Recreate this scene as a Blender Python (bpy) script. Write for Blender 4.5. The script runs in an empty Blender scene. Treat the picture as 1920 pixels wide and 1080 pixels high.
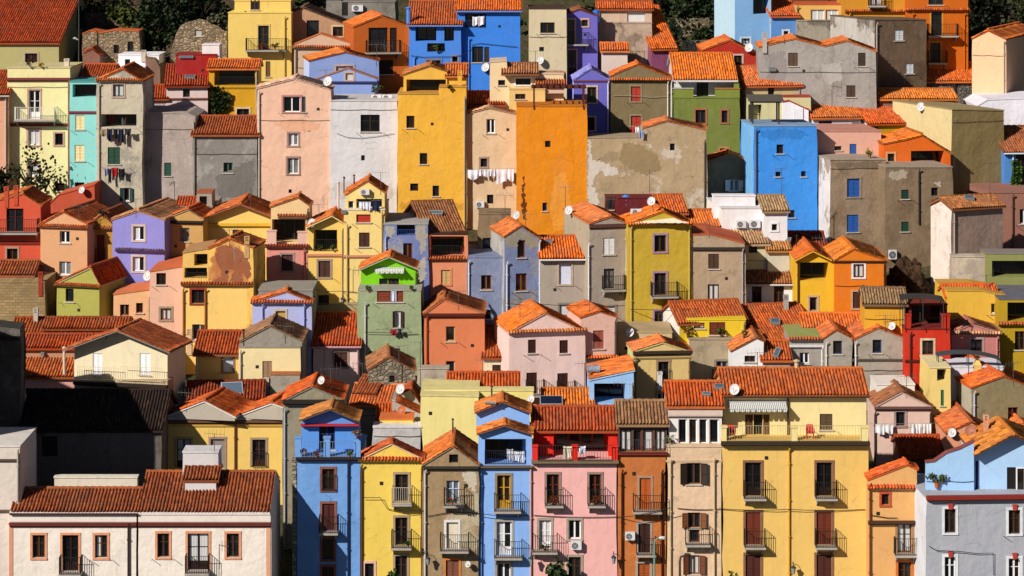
import bpy, math, random
import numpy as np
from mathutils import Vector, Matrix
from mathutils.geometry import tessellate_polygon
random.seed(11)
rnd = random.Random(5)
SC = bpy.context.scene
COL = SC.collection
# ------------------------------------------------------------------ view geometry
F = 4650.0; ZC = 43.5; HOR = -200.0; SL = 0.4
CAM = Vector((0, 0, ZC))
def D(y):                                   # distance of the ground seen at image row y
    if y <= 1150: return (ZC + SL*150) / (SL + (y-HOR)/F)
    return ZC*F/(y-HOR)
def ray(px, py): return Vector(((px-960)/F, 1.0, -(py-HOR)/F))
def at(px, py, Y): return CAM + ray(px, py)*Y
def gz(Y): return max(0.0, SL*(Y-150))

# ------------------------------------------------------------------ colour + materials
KA = 0.92
def lin(h, k=1.0):
    v = [int(h[i:i+2], 16)/255 for i in (0, 2, 4)]
    v = [(c/12.92 if c <= .04045 else ((c+.055)/1.055)**2.4)*k for c in v]
    v = [v[0], v[1]*1.01, v[2]*1.1] if k != 1.0 else v
    return tuple(min(.88, max(.004, c)) for c in v) + (1.0,)
MATS = {}
class NT:
    def __init__(s, name):
        s.m = bpy.data.materials.new(name); s.m.use_nodes = True
        s.t = s.m.node_tree; s.b = s.t.nodes['Principled BSDF']
        s.b.inputs['Specular IOR Level'].default_value = .25
    def n(s, k, **kw):
        n = s.t.nodes.new(k)
        for a, v in kw.items():
            if a[0] == 'i': n.inputs[int(a[1:])].default_value = v
            else: setattr(n, a, v)
        return n
    def l(s, a, b): s.t.links.new(a, b)
    def mix(s, fac, a, b, mode='MIX'):
        n = s.t.nodes.new('ShaderNodeMix'); n.data_type = 'RGBA'; n.blend_type = mode
        for i, v in ((0, fac), (6, a), (7, b)):
            if hasattr(v, 'is_linked'): s.l(v, n.inputs[i])
            else: n.inputs[i].default_value = v
        return n.outputs[2]
    def ramp(s, src, stops):
        n = s.t.nodes.new('ShaderNodeMapRange'); n.clamp = True
        s.l(src, n.inputs[0]); n.inputs[1].default_value, n.inputs[2].default_value, n.inputs[3].default_value, n.inputs[4].default_value = stops
        return n.outputs[0]
    def noise(s, scale, detail=4, rough=.6, vec=None, sx=(1, 1, 1)):
        n = s.t.nodes.new('ShaderNodeTexNoise'); n.inputs['Scale'].default_value = scale
        n.inputs['Detail'].default_value = detail; n.inputs['Roughness'].default_value = rough
        if vec is None:
            g = s.t.nodes.new('ShaderNodeNewGeometry'); vec = g.outputs['Position']
        if sx != (1, 1, 1):
            m = s.t.nodes.new('ShaderNodeVectorMath'); m.operation = 'MULTIPLY'
            s.l(vec, m.inputs[0]); m.inputs[1].default_value = sx; vec = m.outputs[0]
        s.l(vec, n.inputs['Vector']); return n.outputs[0]
    def bump(s, h, st, dist=.05):
        n = s.t.nodes.new('ShaderNodeBump'); n.inputs['Strength'].default_value = st; n.inputs['Distance'].default_value = dist
        s.l(h, n.inputs['Height']); s.l(n.outputs[0], s.b.inputs['Normal'])
    def done(s, col, rough=.85):
        if hasattr(col, 'is_linked'): s.l(col, s.b.inputs['Base Color'])
        else: s.b.inputs['Base Color'].default_value = col
        s.b.inputs['Roughness'].default_value = rough
        return s.m
def sc(c, k): return tuple(min(.9, x*k) for x in c[:3]) + (1,)
def plaster(h, st='clean', pc=None):
    key = ('p', h, st, pc)
    if key in MATS: return MATS[key]
    t = NT('plaster'); c = lin(h, KA)
    if st in ('stone', 'brick'):
        g = t.n('ShaderNodeNewGeometry')
        if st == 'stone':
            w = t.noise(2.2, 3)
            mm = t.n('ShaderNodeVectorMath', operation='MULTIPLY_ADD'); t.l(g.outputs['Position'], mm.inputs[0]); mm.inputs[1].default_value = (3.2, 3.2, 4.4)
            cmb = t.n('ShaderNodeCombineXYZ'); t.l(w, cmb.inputs[0]); t.l(w, cmb.inputs[2]); t.l(cmb.outputs[0], mm.inputs[2])
            v = t.n('ShaderNodeTexVoronoi'); v.inputs['Scale'].default_value = 1.0; t.l(mm.outputs[0], v.inputs['Vector'])
            e = t.n('ShaderNodeTexVoronoi', feature='DISTANCE_TO_EDGE'); e.inputs['Scale'].default_value = 1.0; t.l(mm.outputs[0], e.inputs['Vector'])
            sep = t.n('ShaderNodeSeparateColor'); t.l(v.outputs['Color'], sep.inputs[0])
            col = t.mix(sep.outputs[0], sc(c, .55), sc(c, 1.5))
            col = t.mix(t.ramp(e.outputs[0], (0, .12, 1, 0)), col, sc(c, .5))
            t.bump(t.ramp(e.outputs[0], (0, .2, 0, 1)), .8, .08)
        else:
            b = t.n('ShaderNodeTexBrick'); b.inputs['Scale'].default_value = 1.0
            b.inputs['Brick Width'].default_value = .45; b.inputs['Row Height'].default_value = .2; b.inputs['Mortar Size'].default_value = .02
            cmb = t.n('ShaderNodeCombineXYZ'); sp = t.n('ShaderNodeSeparateXYZ'); t.l(g.outputs['Position'], sp.inputs[0])
            t.l(sp.outputs[0], cmb.inputs[0]); t.l(sp.outputs[2], cmb.inputs[1]); t.l(cmb.outputs[0], b.inputs['Vector'])
            b.inputs['Color1'].default_value = sc(c, .8); b.inputs['Color2'].default_value = sc(c, 1.2); b.inputs['Mortar'].default_value = sc(c, .6)
            col = b.outputs[0]
            t.bump(b.outputs['Fac'], -.4, .02)
        col = t.mix(t.ramp(t.noise(.5, 4), (.5, .7, 0, .6)), col, sc(c, .6))
        MATS[key] = t.done(col, .95); return MATS[key]
    wear = {'clean': .8, 'soft': 1.1, 'worn': 1.55}[st]
    n1 = t.noise(.35, 5, .65)
    col = t.mix(t.ramp(n1, (.35, .7, 0, .35*wear)), c, sc(c, .8))
    n4 = t.noise(1.3, 5, .7)
    col = t.mix(t.ramp(n4, (.52, .75, 0, .28*wear)), col, sc((min(.8, c[0]*1.1+.06), min(.8, c[1]*1.1+.06), min(.8, c[2]*1.1+.06)), 1))
    n2 = t.noise(1.0, 6, .7, sx=(1.6, 1.6, .16))        # rain streaks
    col = t.mix(t.ramp(n2, (.54, .78, 0, .42*wear)), col, sc((c[0]*.55, c[1]*.52, c[2]*.5), 1))
    if st == 'worn':
        p = lin(pc, KA) if pc else sc((c[0]*.6+.1, c[1]*.6+.1, c[2]*.6+.1), 1)
        n3 = t.noise(.33, 9, .7)
        col = t.mix(t.ramp(n3, (.53, .575, 0, .85)), col, p)
        n5 = t.noise(.7, 7, .7)
        col = t.mix(t.ramp(n5, (.56, .7, 0, .55)), col, sc((c[0]*.4, c[1]*.38, c[2]*.36), 1))
    n6 = t.noise(9, 5, .7)
    col = t.mix(t.ramp(n6, (.4, .7, 0, .16*wear)), col, sc(c, .7))
    n7 = t.noise(.9, 8, .72, sx=(1, 1, .45))            # damp, faded and re-limed areas
    col = t.mix(t.ramp(n7, (.5, .62, 0, .3*wear)), col, sc((c[0]*.78+.05, c[1]*.76+.05, c[2]*.74+.055), 1))
    n8 = t.noise(2.3, 8, .8, sx=(2.2, 2.2, .1))
    col = t.mix(t.ramp(n8, (.58, .72, 0, .4*wear)), col, sc((c[0]*.42, c[1]*.4, c[2]*.4), 1))
    vv = t.n('ShaderNodeTexVoronoi', feature='DISTANCE_TO_EDGE'); g2 = t.n('ShaderNodeNewGeometry'); va = t.n('ShaderNodeVectorMath', operation='ADD'); nn = t.n('ShaderNodeTexNoise'); nn.inputs['Scale'].default_value = 1.2; nn.inputs['Detail'].default_value = 6
    t.l(g2.outputs['Position'], nn.inputs['Vector']); t.l(g2.outputs['Position'], va.inputs[0]); t.l(nn.outputs[1], va.inputs[1]); t.l(va.outputs[0], vv.inputs['Vector']); vv.inputs['Scale'].default_value = .38
    crack = t.ramp(vv.outputs[0], (0, .012, 1, 0))
    cm = t.n('ShaderNodeMath', operation='MULTIPLY'); t.l(crack, cm.inputs[0]); t.l(t.ramp(t.noise(.6, 3), (.5, .6, 0, .45*wear)), cm.inputs[1])
    col = t.mix(cm.outputs[0], col, sc(c, .35))
    nb1, nb2 = t.noise(.45, 3, .55), t.noise(3.2, 6, .62)
    ma = t.n('ShaderNodeMath', operation='MULTIPLY_ADD'); t.l(nb1, ma.inputs[0]); ma.inputs[1].default_value = 5.0; t.l(nb2, ma.inputs[2])
    t.bump(ma.outputs[0], .22 if st == 'clean' else .45, .07)
    MATS[key] = t.done(col, .92); return MATS[key]
def tiles(h):
    key = ('t', h)
    if key in MATS: return MATS[key]
    t = NT('roof_tiles'); c = lin(h, 1.12); gk = max(.98, min(1.32, 1.32-2.4*(c[1]/c[0]-.08))); c = (c[0]*.97, c[1]*gk, c[2]*.85, 1) if c[1] < .36*c[0] else (c[0], c[1]*.93, c[2]*1.05, 1)
    uv = t.n('ShaderNodeUVMap')
    fl = t.n('ShaderNodeVectorMath', operation='FLOOR'); t.l(uv.outputs[0], fl.inputs[0])
    g = t.n('ShaderNodeObjectInfo')
    ad = t.n('ShaderNodeVectorMath', operation='ADD'); t.l(fl.outputs[0], ad.inputs[0]); t.l(g.outputs['Location'], ad.inputs[1])
    wn = t.n('ShaderNodeTexWhiteNoise'); wn.noise_dimensions = '3D'; t.l(ad.outputs[0], wn.inputs[0])
    lum = c[0]+c[1]; gray = (c[0]*.5+.1*lum, c[1]*.5+.1*lum, c[2]*.5+.075*lum, 1)
    col = t.mix(wn.outputs[0], sc(c, .5), sc((c[0]*1.2, c[1]*1.4, c[2]*1.25), 1))
    wn2 = t.n('ShaderNodeTexWhiteNoise'); wn2.noise_dimensions = '3D'; ad2 = t.n('ShaderNodeVectorMath', operation='ADD'); t.l(ad.outputs[0], ad2.inputs[0]); ad2.inputs[1].default_value = (17.3, 5.1, 2.2); t.l(ad2.outputs[0], wn2.inputs[0])
    col = t.mix(t.ramp(wn2.outputs[0], (.78, .95, 0, .75)), col, sc((c[0]*.95+.05, c[1]*1.35+.03, c[2]*1.5+.01), 1))
    col = t.mix(t.ramp(wn2.outputs[0], (.2, .05, 0, .7)), col, sc((c[0]*.35, c[1]*.4, c[2]*.5), 1))
    col = t.mix(t.ramp(t.noise(.55, 7, .72), (.46, .68, 0, .7)), col, sc(gray, .85))
    col = t.mix(t.ramp(t.noise(2.5, 6, .75), (.55, .7, 0, .6)), col, sc(c, .33))
    col = t.mix(t.ramp(t.noise(6, 3, .7), (.62, .7, 0, .5)), col, sc((.9, .75, .42), min(.5, lum*.9)))
    MATS[key] = t.done(col, .85); return MATS[key]
def paint(h, rough=.6, metal=0.0):
    key = ('c', h, rough, metal)
    if key in MATS: return MATS[key]
    t = NT('paint'); c = lin(h, KA)
    col = t.mix(t.ramp(t.noise(3, 5, .7), (.45, .75, 0, .4)), c, sc(c, .6))
    t.b.inputs['Metallic'].default_value = metal
    MATS[key] = t.done(col, rough); return MATS[key]
def glass(k):
    key = ('g', k)
    if key in MATS: return MATS[key]
    t = NT('window_glass')
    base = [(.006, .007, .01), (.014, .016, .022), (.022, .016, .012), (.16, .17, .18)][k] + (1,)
    col = t.mix(t.ramp(t.noise(2.2, 2), (.4, .65, 0, .7)), base, sc(base, .35))
    t.b.inputs['Specular IOR Level'].default_value = .5
    MATS[key] = t.done(col, .12 if k < 3 else .5); return MATS[key]
def cloth(h):
    key = ('k', h)
    if key in MATS: return MATS[key]
    t = NT('cloth'); c = lin(h, .9)
    MATS[key] = t.done(t.mix(t.ramp(t.noise(8, 3), (.4, .7, 0, .3)), c, sc(c, .75)), .95); return MATS[key]
def leafmat(h):
    key = ('l', h)
    if key in MATS: return MATS[key]
    t = NT('leaves'); c = lin(h)
    g = t.n('ShaderNodeNewGeometry')
    col = t.mix(g.outputs['Random Per Island'], sc(c, .5), sc((c[0]*1.7, c[1]*1.5, c[2]*1.2), 1))
    MATS[key] = t.done(col, .7); return MATS[key]

# ------------------------------------------------------------------ mesh builder
class MB:
    def __init__(s): s.v = []; s.f = []
    def poly(s, pts):
        i = len(s.v); s.v += [tuple(p) for p in pts]; s.f.append(tuple(range(i, i+len(pts))))
    def box(s, x0, x1, y0, y1, z0, z1):
        i = len(s.v)
        s.v += [(x0,y0,z0),(x1,y0,z0),(x1,y1,z0),(x0,y1,z0),(x0,y0,z1),(x1,y0,z1),(x1,y1,z1),(x0,y1,z1)]
        s.f += [tuple(i+k for k in q) for q in ((0,3,2,1),(4,5,6,7),(0,1,5,4),(1,2,6,5),(2,3,7,6),(3,0,4,7))]
    def prism(s, pts, vec):                 # closed extrusion of a planar outline
        n = len(pts); i = len(s.v); vec = Vector(vec)
        s.v += [tuple(p) for p in pts] + [tuple(Vector(p)+vec) for p in pts]
        s.f.append(tuple(range(i, i+n))); s.f.append(tuple(range(i+2*n-1, i+n-1, -1)))
        s.f += [(i+k, i+n+k, i+n+(k+1) % n, i+(k+1) % n) for k in range(n)]
    def tube(s, pts, r, n=6):
        pts = [Vector(p) for p in pts]; rs = r if isinstance(r, (list, tuple)) else [r]*len(pts)
        i0 = len(s.v); prev = None
        for k, p in enumerate(pts):
            d = (pts[min(k+1, len(pts)-1)]-pts[max(k-1, 0)]).normalized()
            a = d.orthogonal().normalized() if prev is None else (prev-d*prev.dot(d)).normalized()
            prev = a; b = d.cross(a)
            s.v += [tuple(p+(a*math.cos(t)+b*math.sin(t))*rs[k]) for t in [2*math.pi*j/n for j in range(n)]]
        for k in range(len(pts)-1):
            for j in range(n):
                a = i0+k*n+j; b = i0+k*n+(j+1) % n
                s.f.append((a, b, b+n, a+n))
        s.f.append(tuple(range(i0+n-1, i0-1, -1))); e = i0+(len(pts)-1)*n; s.f.append(tuple(range(e, e+n)))
    def build(s, name, m, parent=None, mtx=None, fmap=None):
        me = bpy.data.meshes.new(name)
        vs = [fmap(*v) for v in s.v] if fmap else s.v
        me.from_pydata(vs, [], s.f); me.materials.append(m)
        return link(name, me, parent, mtx)
def link(name, me, parent=None, mtx=None):
    o = bpy.data.objects.new(name, me); COL.objects.link(o)
    if parent is not None: o.parent = parent
    if mtx is not None: o.matrix_local = mtx
    return o
def empty(name, mtx, label=None, cat=None, group=None):
    o = bpy.data.objects.new(name, None); COL.objects.link(o); o.matrix_world = mtx
    o.empty_display_size = .3
    if label: tag(o, label, cat, group)
    return o
def tag(o, label, cat, group=None, kind=None):
    if label: o['label'] = label
    if cat: o['category'] = cat
    if group: o['group'] = group
    if kind: o['kind'] = kind
    return o

# ------------------------------------------------------------------ barrel-tile roof sheet
PF = np.array([0, .07, .27, .47, .54, .77]); PH = np.array([0, .75, 1, .75, 0, -.12])
def tile_sheet(quads, mat, name, parent, mtx, slab=None, cw=.2, cl=.38, amp=.09):
    V = []; FA = []; UV = []; off = 0
    for (A, B, C, Dd) in quads:              # eave a, eave b, ridge above b, ridge above a
        A, B, C, Dd = (np.array(p, float) for p in (A, B, C, Dd))
        nrm = np.cross(B-A, Dd-A)
        if nrm[2] < 0: A, B, C, Dd = B, A, Dd, C; nrm = -nrm
        nrm /= np.linalg.norm(nrm)
        n = max(2, int(round(np.linalg.norm(B-A)/cw))); m = max(1, int(round(np.linalg.norm(Dd-A)/cl)))
        s = (np.arange(n)[:, None]+PF[None]).ravel(); s = np.append(s, n); hp = np.append(np.tile(PH, n), 0)*amp
        jit = np.repeat(np.array([rnd.uniform(-.012, .012) for _ in range(n)]), 6); hp[:-1] += jit
        t = []; hk = []
        for k in range(m): t += [k, k+.985]; hk += [.032, .0]
        t = np.array(t)/m*(1.0); hk = np.array(hk)
        sn = s/n
        Pb = A+(B-A)*sn[:, None]; Pt = Dd+(C-Dd)*sn[:, None]
        P = Pb[None]*(1-t[:, None, None])+Pt[None]*t[:, None, None]
        wob = .02*np.sin(P[..., 0]*1.3+P[..., 1]*.7)+.015*np.sin(P[..., 1]*2.1)
        rj = np.repeat(np.array([rnd.uniform(-.008, .008) for _ in range(m)]), 2)
        P = P+nrm*(hp[None, :]+hk[:, None]+wob+rj[:, None])[..., None]
        nr, nc = P.shape[:2]
        V.append(P.reshape(-1, 3))
        idx = np.arange(nr*nc).reshape(nr, nc)+off
        q = np.stack([idx[:-1, :-1], idx[:-1, 1:], idx[1:, 1:], idx[1:, :-1]], -1).reshape(-1, 4); FA.append(q)
        sm = (s[:-1]+.001); uu = np.floor(sm)*1.0+.5
        uc = np.where((np.arange(len(uu)) % 6) < 4, uu, uu+.25+100)   # pan tiles take their own tint
        vv = np.floor(t[:-1]*m+.01)+.5
        U = np.stack(np.broadcast_arrays(uc[None, :], vv[:, None]), -1).reshape(-1, 1, 2)
        UV.append(np.repeat(U, 4, 1).reshape(-1, 2)); off += nr*nc
    nt = off
    V = np.concatenate(V); FA = np.concatenate(FA); UV = np.concatenate(UV)
    me = bpy.data.meshes.new(name)
    me.vertices.add(len(V)); me.vertices.foreach_set('co', V.ravel())
    me.loops.add(len(FA)*4); me.loops.foreach_set('vertex_index', FA.ravel().astype(np.int32))
    me.polygons.add(len(FA)); me.polygons.foreach_set('loop_start', np.arange(0, len(FA)*4, 4, dtype=np.int32))
    me.polygons.foreach_set('loop_total', np.full(len(FA), 4, np.int32))
    ul = me.uv_layers.new(name='UVMap'); ul.data.foreach_set('uv', UV.ravel())
    me.update(calc_edges=True); me.materials.append(mat)
    return link(name, me, parent, mtx)

# ------------------------------------------------------------------ houses
class Fr:
    def __init__(s, P, yaw):
        s.P = P; a = math.radians(yaw); s.u = Vector((math.cos(a), math.sin(a), 0)); s.w = Vector((-math.sin(a), math.cos(a), 0))
        s.M = Matrix.Translation(P) @ Matrix.Rotation(a, 4, 'Z')
    def front(s, px, py):
        r = ray(px, py); t = (s.P-CAM).dot(s.w)/r.dot(s.w); q = CAM+r*t-s.P
        return q.dot(s.u), q.z
    def side(s, px, py, x):
        r = ray(px, py); o = s.P+s.u*x; t = (o-CAM).dot(s.u)/r.dot(s.u); q = CAM+r*t-s.P
        return q.dot(s.w), q.z
def inside(p, poly):
    x, y = p; c = False; n = len(poly)
    for i in range(n):
        (x0, y0), (x1, y1) = poly[i], poly[i-1]
        if (y0 > y) != (y1 > y) and x < (x1-x0)*(y-y0)/(y1-y0+1e-12)+x0: c = not c
    return c
def wall_with_holes(mb, outline, holes, fmap, depth):
    polys = [[Vector((a, z, 0)) for a, z in outline]]
    for (a0, a1, z0, z1) in holes: polys.append([Vector((a0, z0, 0)), Vector((a0, z1, 0)), Vector((a1, z1, 0)), Vector((a1, z0, 0))])
    flat = [p for q in polys for p in q]
    for tri in tessellate_polygon(polys):
        mb.poly([fmap(flat[i].x, 0, flat[i].y) for i in tri])
    for (a0, a1, z0, z1), dp in zip(holes, depth):
        for (p, q) in (((a0, z0), (a0, z1)), ((a0, z1), (a1, z1)), ((a1, z1), (a1, z0)), ((a1, z0), (a0, z0))):
            mb.poly([fmap(p[0], 0, p[1]), fmap(q[0], 0, q[1]), fmap(q[0], -dp, q[1]), fmap(p[0], -dp, p[1])])
        if dp > .6: mb.poly([fmap(a0, -dp, z0), fmap(a0, -dp, z1), fmap(a1, -dp, z1), fmap(a1, -dp, z0)])
def leaf_shutter(mb, a0, a1, d, z0, z1, t=.045):
    f = .055
    mb.box(a0, a1, d, d+t, z0, z0+f); mb.box(a0, a1, d, d+t, z1-f, z1); zm = (z0+z1)/2
    mb.box(a0, a0+f, d, d+t, z0+f, z1-f); mb.box(a1-f, a1, d, d+t, z0+f, z1-f)
    mb.box(a0+f, a1-f, d, d+t-.004, zm-.03, zm+.03)
    for lo, hi in ((z0+f, zm-.03), (zm+.03, z1-f)):
        n = max(2, int((hi-lo)/.1)); h = (hi-lo)/n
        for k in range(n):
            b = lo+k*h
            mb.poly([(a0+f, d+t-.006, b), (a1-f, d+t-.006, b), (a1-f, d+.008, b+h), (a0+f, d+.008, b+h)])
            mb.poly([(a0+f, d+.008, b), (a1-f, d+.008, b), (a1-f, d+t-.006, b), (a0+f, d+t-.006, b)])
def rail(mb, pts, z0, z1, step=.13, r=.011):
    pts = [Vector((p[0], p[1], 0)) for p in pts]
    for a, b in zip(pts, pts[1:]):
        L = (b-a).length
        if L < .05: continue
        n = max(1, int(L/step)); d = (b-a)/n
        for z in (z0+.06, z1): 
            mb.tube([a+Vector((0, 0, z)), b+Vector((0, 0, z))], r*1.7, 4)
        for k in range(n+1):
            p = a+d*k; mb.box(p.x-r, p.x+r, p.y-r, p.y+r, z0, z1)
def fr_row(fr, a, z):
    p = fr.P+fr.u*a; return HOR+(ZC-(p.z+z))*F/p.y
HOUSES = []
def parse(line):
    p = line.split(); r = {'t': p[0][0], 'L': p[0][1:] , 'px': [float(x) for x in p[1:5]], 'o': {}}
    for q in p[5:]:
        if '=' in q: a, b = q.split('=', 1); r['o'][a] = b
        elif len(q) == 6: r['o']['c'] = q
        else: r['o'][q] = True
    return r
def H(label, hexc, x0, x1, yb, top, wins='', yaw=0, roof='c8602c', dp=6.0, st='clean', pc=None, side=None, cor='', band='', pipe='', pipec='c8c0b0',
      pitch=.36, vc=None, of=None, Y=None, cat='house', name='house', ov=None, out=None, zb=None, base=None, dov=0, parcol=None, group='houses stacked up the hillside'):
    """one house (or, with of=, one more volume of a house). x0,x1,yb: photo columns of the front corners and row where it meets the ground"""
    Yd = (D(yb) if Y is None else Y)+dov
    P = at(x0, yb, Yd); P.z = gz(Yd) if base is None else base
    fr = Fr(P, yaw)
    w = fr.front(x1, 0)[0]
    if of is None:
        root = empty(name, fr.M, label, cat, group); mtx = None; HOUSES.append(root)
    else:
        root = of; mtx = root.matrix_world.inverted() @ fr.M
    wallm = plaster(hexc, st, pc); sidem = plaster(side, st, pc) if side else wallm  # side tints the left flank; some are paler to carry sunlight
    zbv = -2.2 if zb is None else fr.front(x0, zb)[1]; zb = zbv
    isE = isinstance(top, tuple)
    if ov is None: ov = .28 if isE else .07
    if out is None: out = .18 if isE else .1
    fm_f = lambda a, d, z: (a, -d, z)
    # ---- front outline
    E = isinstance(top, tuple)
    if E:
        yt, yr = top[1], top[2]
        xm = (x0+x1)/2; ze = fr.front(xm, yt)[1]; Ym = (fr.M @ Vector((w/2, 0, 0))).y; h = ZC-(ze+P.z); r = (yr-HOR)/F
        L = (h-r*Ym)/(pitch+r); L = max(.6, min(13, L)); zr = ze+pitch*L
        ol = [(0, ze), (w, ze)]
        back = L if (len(top) > 3 and top[3] == 'shed') else L+min(L, 3.0)
    else:
        if not isinstance(top, list): top = [(x0, top), (x1, top)]
        ol = [fr.front(*p) for p in top]
        ol[0] = (0, ol[0][1]); ol[-1] = (w, ol[-1][1]); back = dp
    outline = [(0, zb)] + ol + [(w, zb)]
    # ---- openings
    W = []
    for ln in wins.strip().split('\n'):
        if ln.strip(): W.append(parse(ln.strip()))
    fh, fd, sh, sd = [], [], [], []
    for q in W:
        a, b, c, d = q['px']
        if q['L'] == 'L':
            A = fr.side(a, (b+d)/2, 0)[0]; Bv = fr.side(c, (b+d)/2, 0)[0]; z1 = fr.side((a+c)/2, b, 0)[1]; z0 = fr.side((a+c)/2, d, 0)[1]
            q['r'] = (min(A, Bv), max(A, Bv), z0, z1); q['face'] = 'L'; hs, ds = sh, sd
        else:
            A, z1 = fr.front(a, b); Bv, z0 = fr.front(c, d); q['r'] = (A, Bv, z0, z1); q['face'] = 'F'; hs, ds = fh, fd
        r4 = q['r']; e = .03
        ok = all(inside(p, outline) for p in ((r4[0]-e, r4[2]-e), (r4[1]+e, r4[2]-e), (r4[0]-e, r4[3]+e), (r4[1]+e, r4[3]+e))) if q['face'] == 'F' else False
        for o4 in hs:
            if not (r4[1]+.02 < o4[0] or o4[1]+.02 < r4[0] or r4[3]+.02 < o4[2] or o4[3]+.02 < r4[2]): ok = False
        q['cut'] = ok
        if not ok and q['t'] == 't' : pass
        if ok: hs.append(r4); ds.append(float(q['o'].get('d', 1.9)) if q['t'] == 't' else .24)
    ampj = {'clean': .035, 'soft': .085, 'worn': .11}.get(st, .12)
    def edge(ztop):
        n = max(0, int((ztop-zb)/1.1)-1); q = [zb+(ztop-zb)*(i+1)/(n+1) for i in range(n)]; v = 0; o = []
        for z in q: v = max(0, min(1, v*.6+rnd.uniform(-.25, .75))); o.append((z, v*ampj if w > 1 else 0))
        return o
    zL, zR = ol[0][1], ol[-1][1]; eL, eR = edge(zL), edge(zR)
    outline = [(0, zb)]+[(-j, z) for z, j in eL]+ol+[(w+j, z) for z, j in reversed(eR)]+[(w, zb)]
    wm = MB(); wall_with_holes(wm, outline, fh, fm_f, fd)
    def side_strips(mb, x, e, sg, ztop, back):
        lv = [(zb, 0)]+e+[(ztop, 0)]
        for (za, ja), (zc_, jc) in zip(lv, lv[1:]): mb.poly([(x+sg*ja, 0, za), (x, back, za), (x, back, zc_), (x+sg*jc, 0, zc_)])
    # ---- sides, back
    if E:
        prof = [(0, ze), (L, zr)] + ([(back, zr-pitch*(back-L))] if back > L+.01 else [])
        side_strips(wm, w, eR, 1, ze, back); sp = prof+[(back, ze)]
        wm.poly([(w, y, z) for y, z in sp])
        wm.poly([(0, back, zb), (w, back, zb), (w, back, prof[-1][1]), (0, back, prof[-1][1])])
        sm = wm if not side else MB()
        side_strips(sm, 0, eL, -1, ze, back); sm.poly([(0, y, z) for y, z in sp])
    else:
        sm = wm if not side else MB()
        side_strips(sm, 0, eL, -1, zL, dp); side_strips(wm, w, eR, 1, zR, dp)
        wm.poly([(a, dp, z) for a, z in outline])
    wall = wm.build('wall', wallm, root, mtx)
    if side: sm.build('side_wall', sidem, root, mtx)
    # ---- roof
    tm = tiles(roof) if roof else None
    vm = plaster(vc, 'soft') if vc else (tm if roof else wallm)
    ro = None
    if E:
        s0 = -ov; ez = ze-pitch*ov
        body = MB(); th = .14
        body.prism([(-out, s0, ez-th), (-out, L, zr-th), (-out, L, zr), (-out, s0, ez)], (w+2*out, 0, 0))
        if back > L+.01: 
            zq = zr-pitch*(back-L); body.prism([(-out, L, zr-th), (-out, back, zq-th), (-out, back, zq), (-out, L, zr)], (w+2*out, 0, 0))
        ro = tile_sheet([((-out, s0-.04, ez+.03), (w+out, s0-.04, ez+.03), (w+out, L, zr+.05), (-out, L, zr+.05))] +
                        ([((w+out, back, zq+.05), (-out, back, zq+.05), (-out, L, zr+.05), (w+out, L, zr+.05))] if back > L+.01 else []), tm, 'roof', root, mtx)
        b = body.build('roof_deck', vm, ro)
        rc = MB(); ncap = max(2, int((w+2*out)/.42))
        for k in range(ncap):
            a0 = -out+(w+2*out)*k/ncap; a1 = -out+(w+2*out)*(k+1)/ncap
            rc.tube([(a0, L, zr+.07), (a1, L, zr+.055)], [.13, .105], 8)
        rc.build('ridge_cap', tm, ro)
        if 'G' in (pipec or '') or True:
            g = MB(); g.tube([(-out, s0-.1, ez-.06), (w+out, s0-.1, ez-.06)], .06, 6)
            if pipe: g.build('gutter', paint(pipec), ro)
    else:
        quads = []; body = MB(); caps = MB(); flat = MB()
        for i in range(len(ol)-1):
            (a0, z0), (a1, z1) = ol[i], ol[i+1]
            if abs(z1-z0) < .1*abs(a1-a0) or not roof or abs(a1-a0) < .3:
                if abs(a1-a0) < .05: continue
                e0 = .04 if i == 0 else 0; e1 = .04 if i == len(ol)-2 else 0
                if parcol != '-': flat.prism([(a0-e0, -.05, z0), (a1+e1, -.05, z1), (a1+e1, -.05, z1+.09), (a0-e0, -.05, z0+.09)], (0, dp+.1, 0))
                continue
            s = (z1-z0)/(a1-a0)
            e0 = out if i == 0 else 0; e1 = out if i == len(ol)-2 else 0
            b0, c0, b1, c1 = a0-e0, z0-s*e0, a1+e1, z1+s*e1
            vt = .05 if vc else .02
            body.prism([(b0, -ov, c0-.03), (b1, -ov, c1-.03), (b1, -ov, c1+vt), (b0, -ov, c0+vt)], (0, dp+ov+.1, 0))
            lo, hi = ((b0, c0), (b1, c1)) if z0 < z1 else ((b1, c1), (b0, c0))
            vt += .035
            quads.append(((lo[0], -ov-.02, lo[1]+vt), (lo[0], dp+.1, lo[1]+vt), (hi[0], dp+.1, hi[1]+vt), (hi[0], -ov-.02, hi[1]+vt)))
            if 0 < i and ol[i-1][1] < z0 and z1 < z0:
                nc = max(2, int((dp+ov)/.42))
                for k in range(nc):
                    y0 = -ov-.04+(dp+ov)*k/nc; y1 = -ov-.04+(dp+ov)*(k+1)/nc
                    caps.tube([(a0, y0, z0+.15), (a0, y1, z0+.135)], [.12, .1], 8)
        if quads:
            ro = tile_sheet(quads, tm, 'roof', root, mtx)
            body.build('roof_deck', vm, ro)
            if caps.v: caps.build('ridge_cap', tm, ro)
        if flat.v: flat.build('parapet_coping', plaster(parcol, 'soft') if parcol else wallm, root, mtx)
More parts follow.
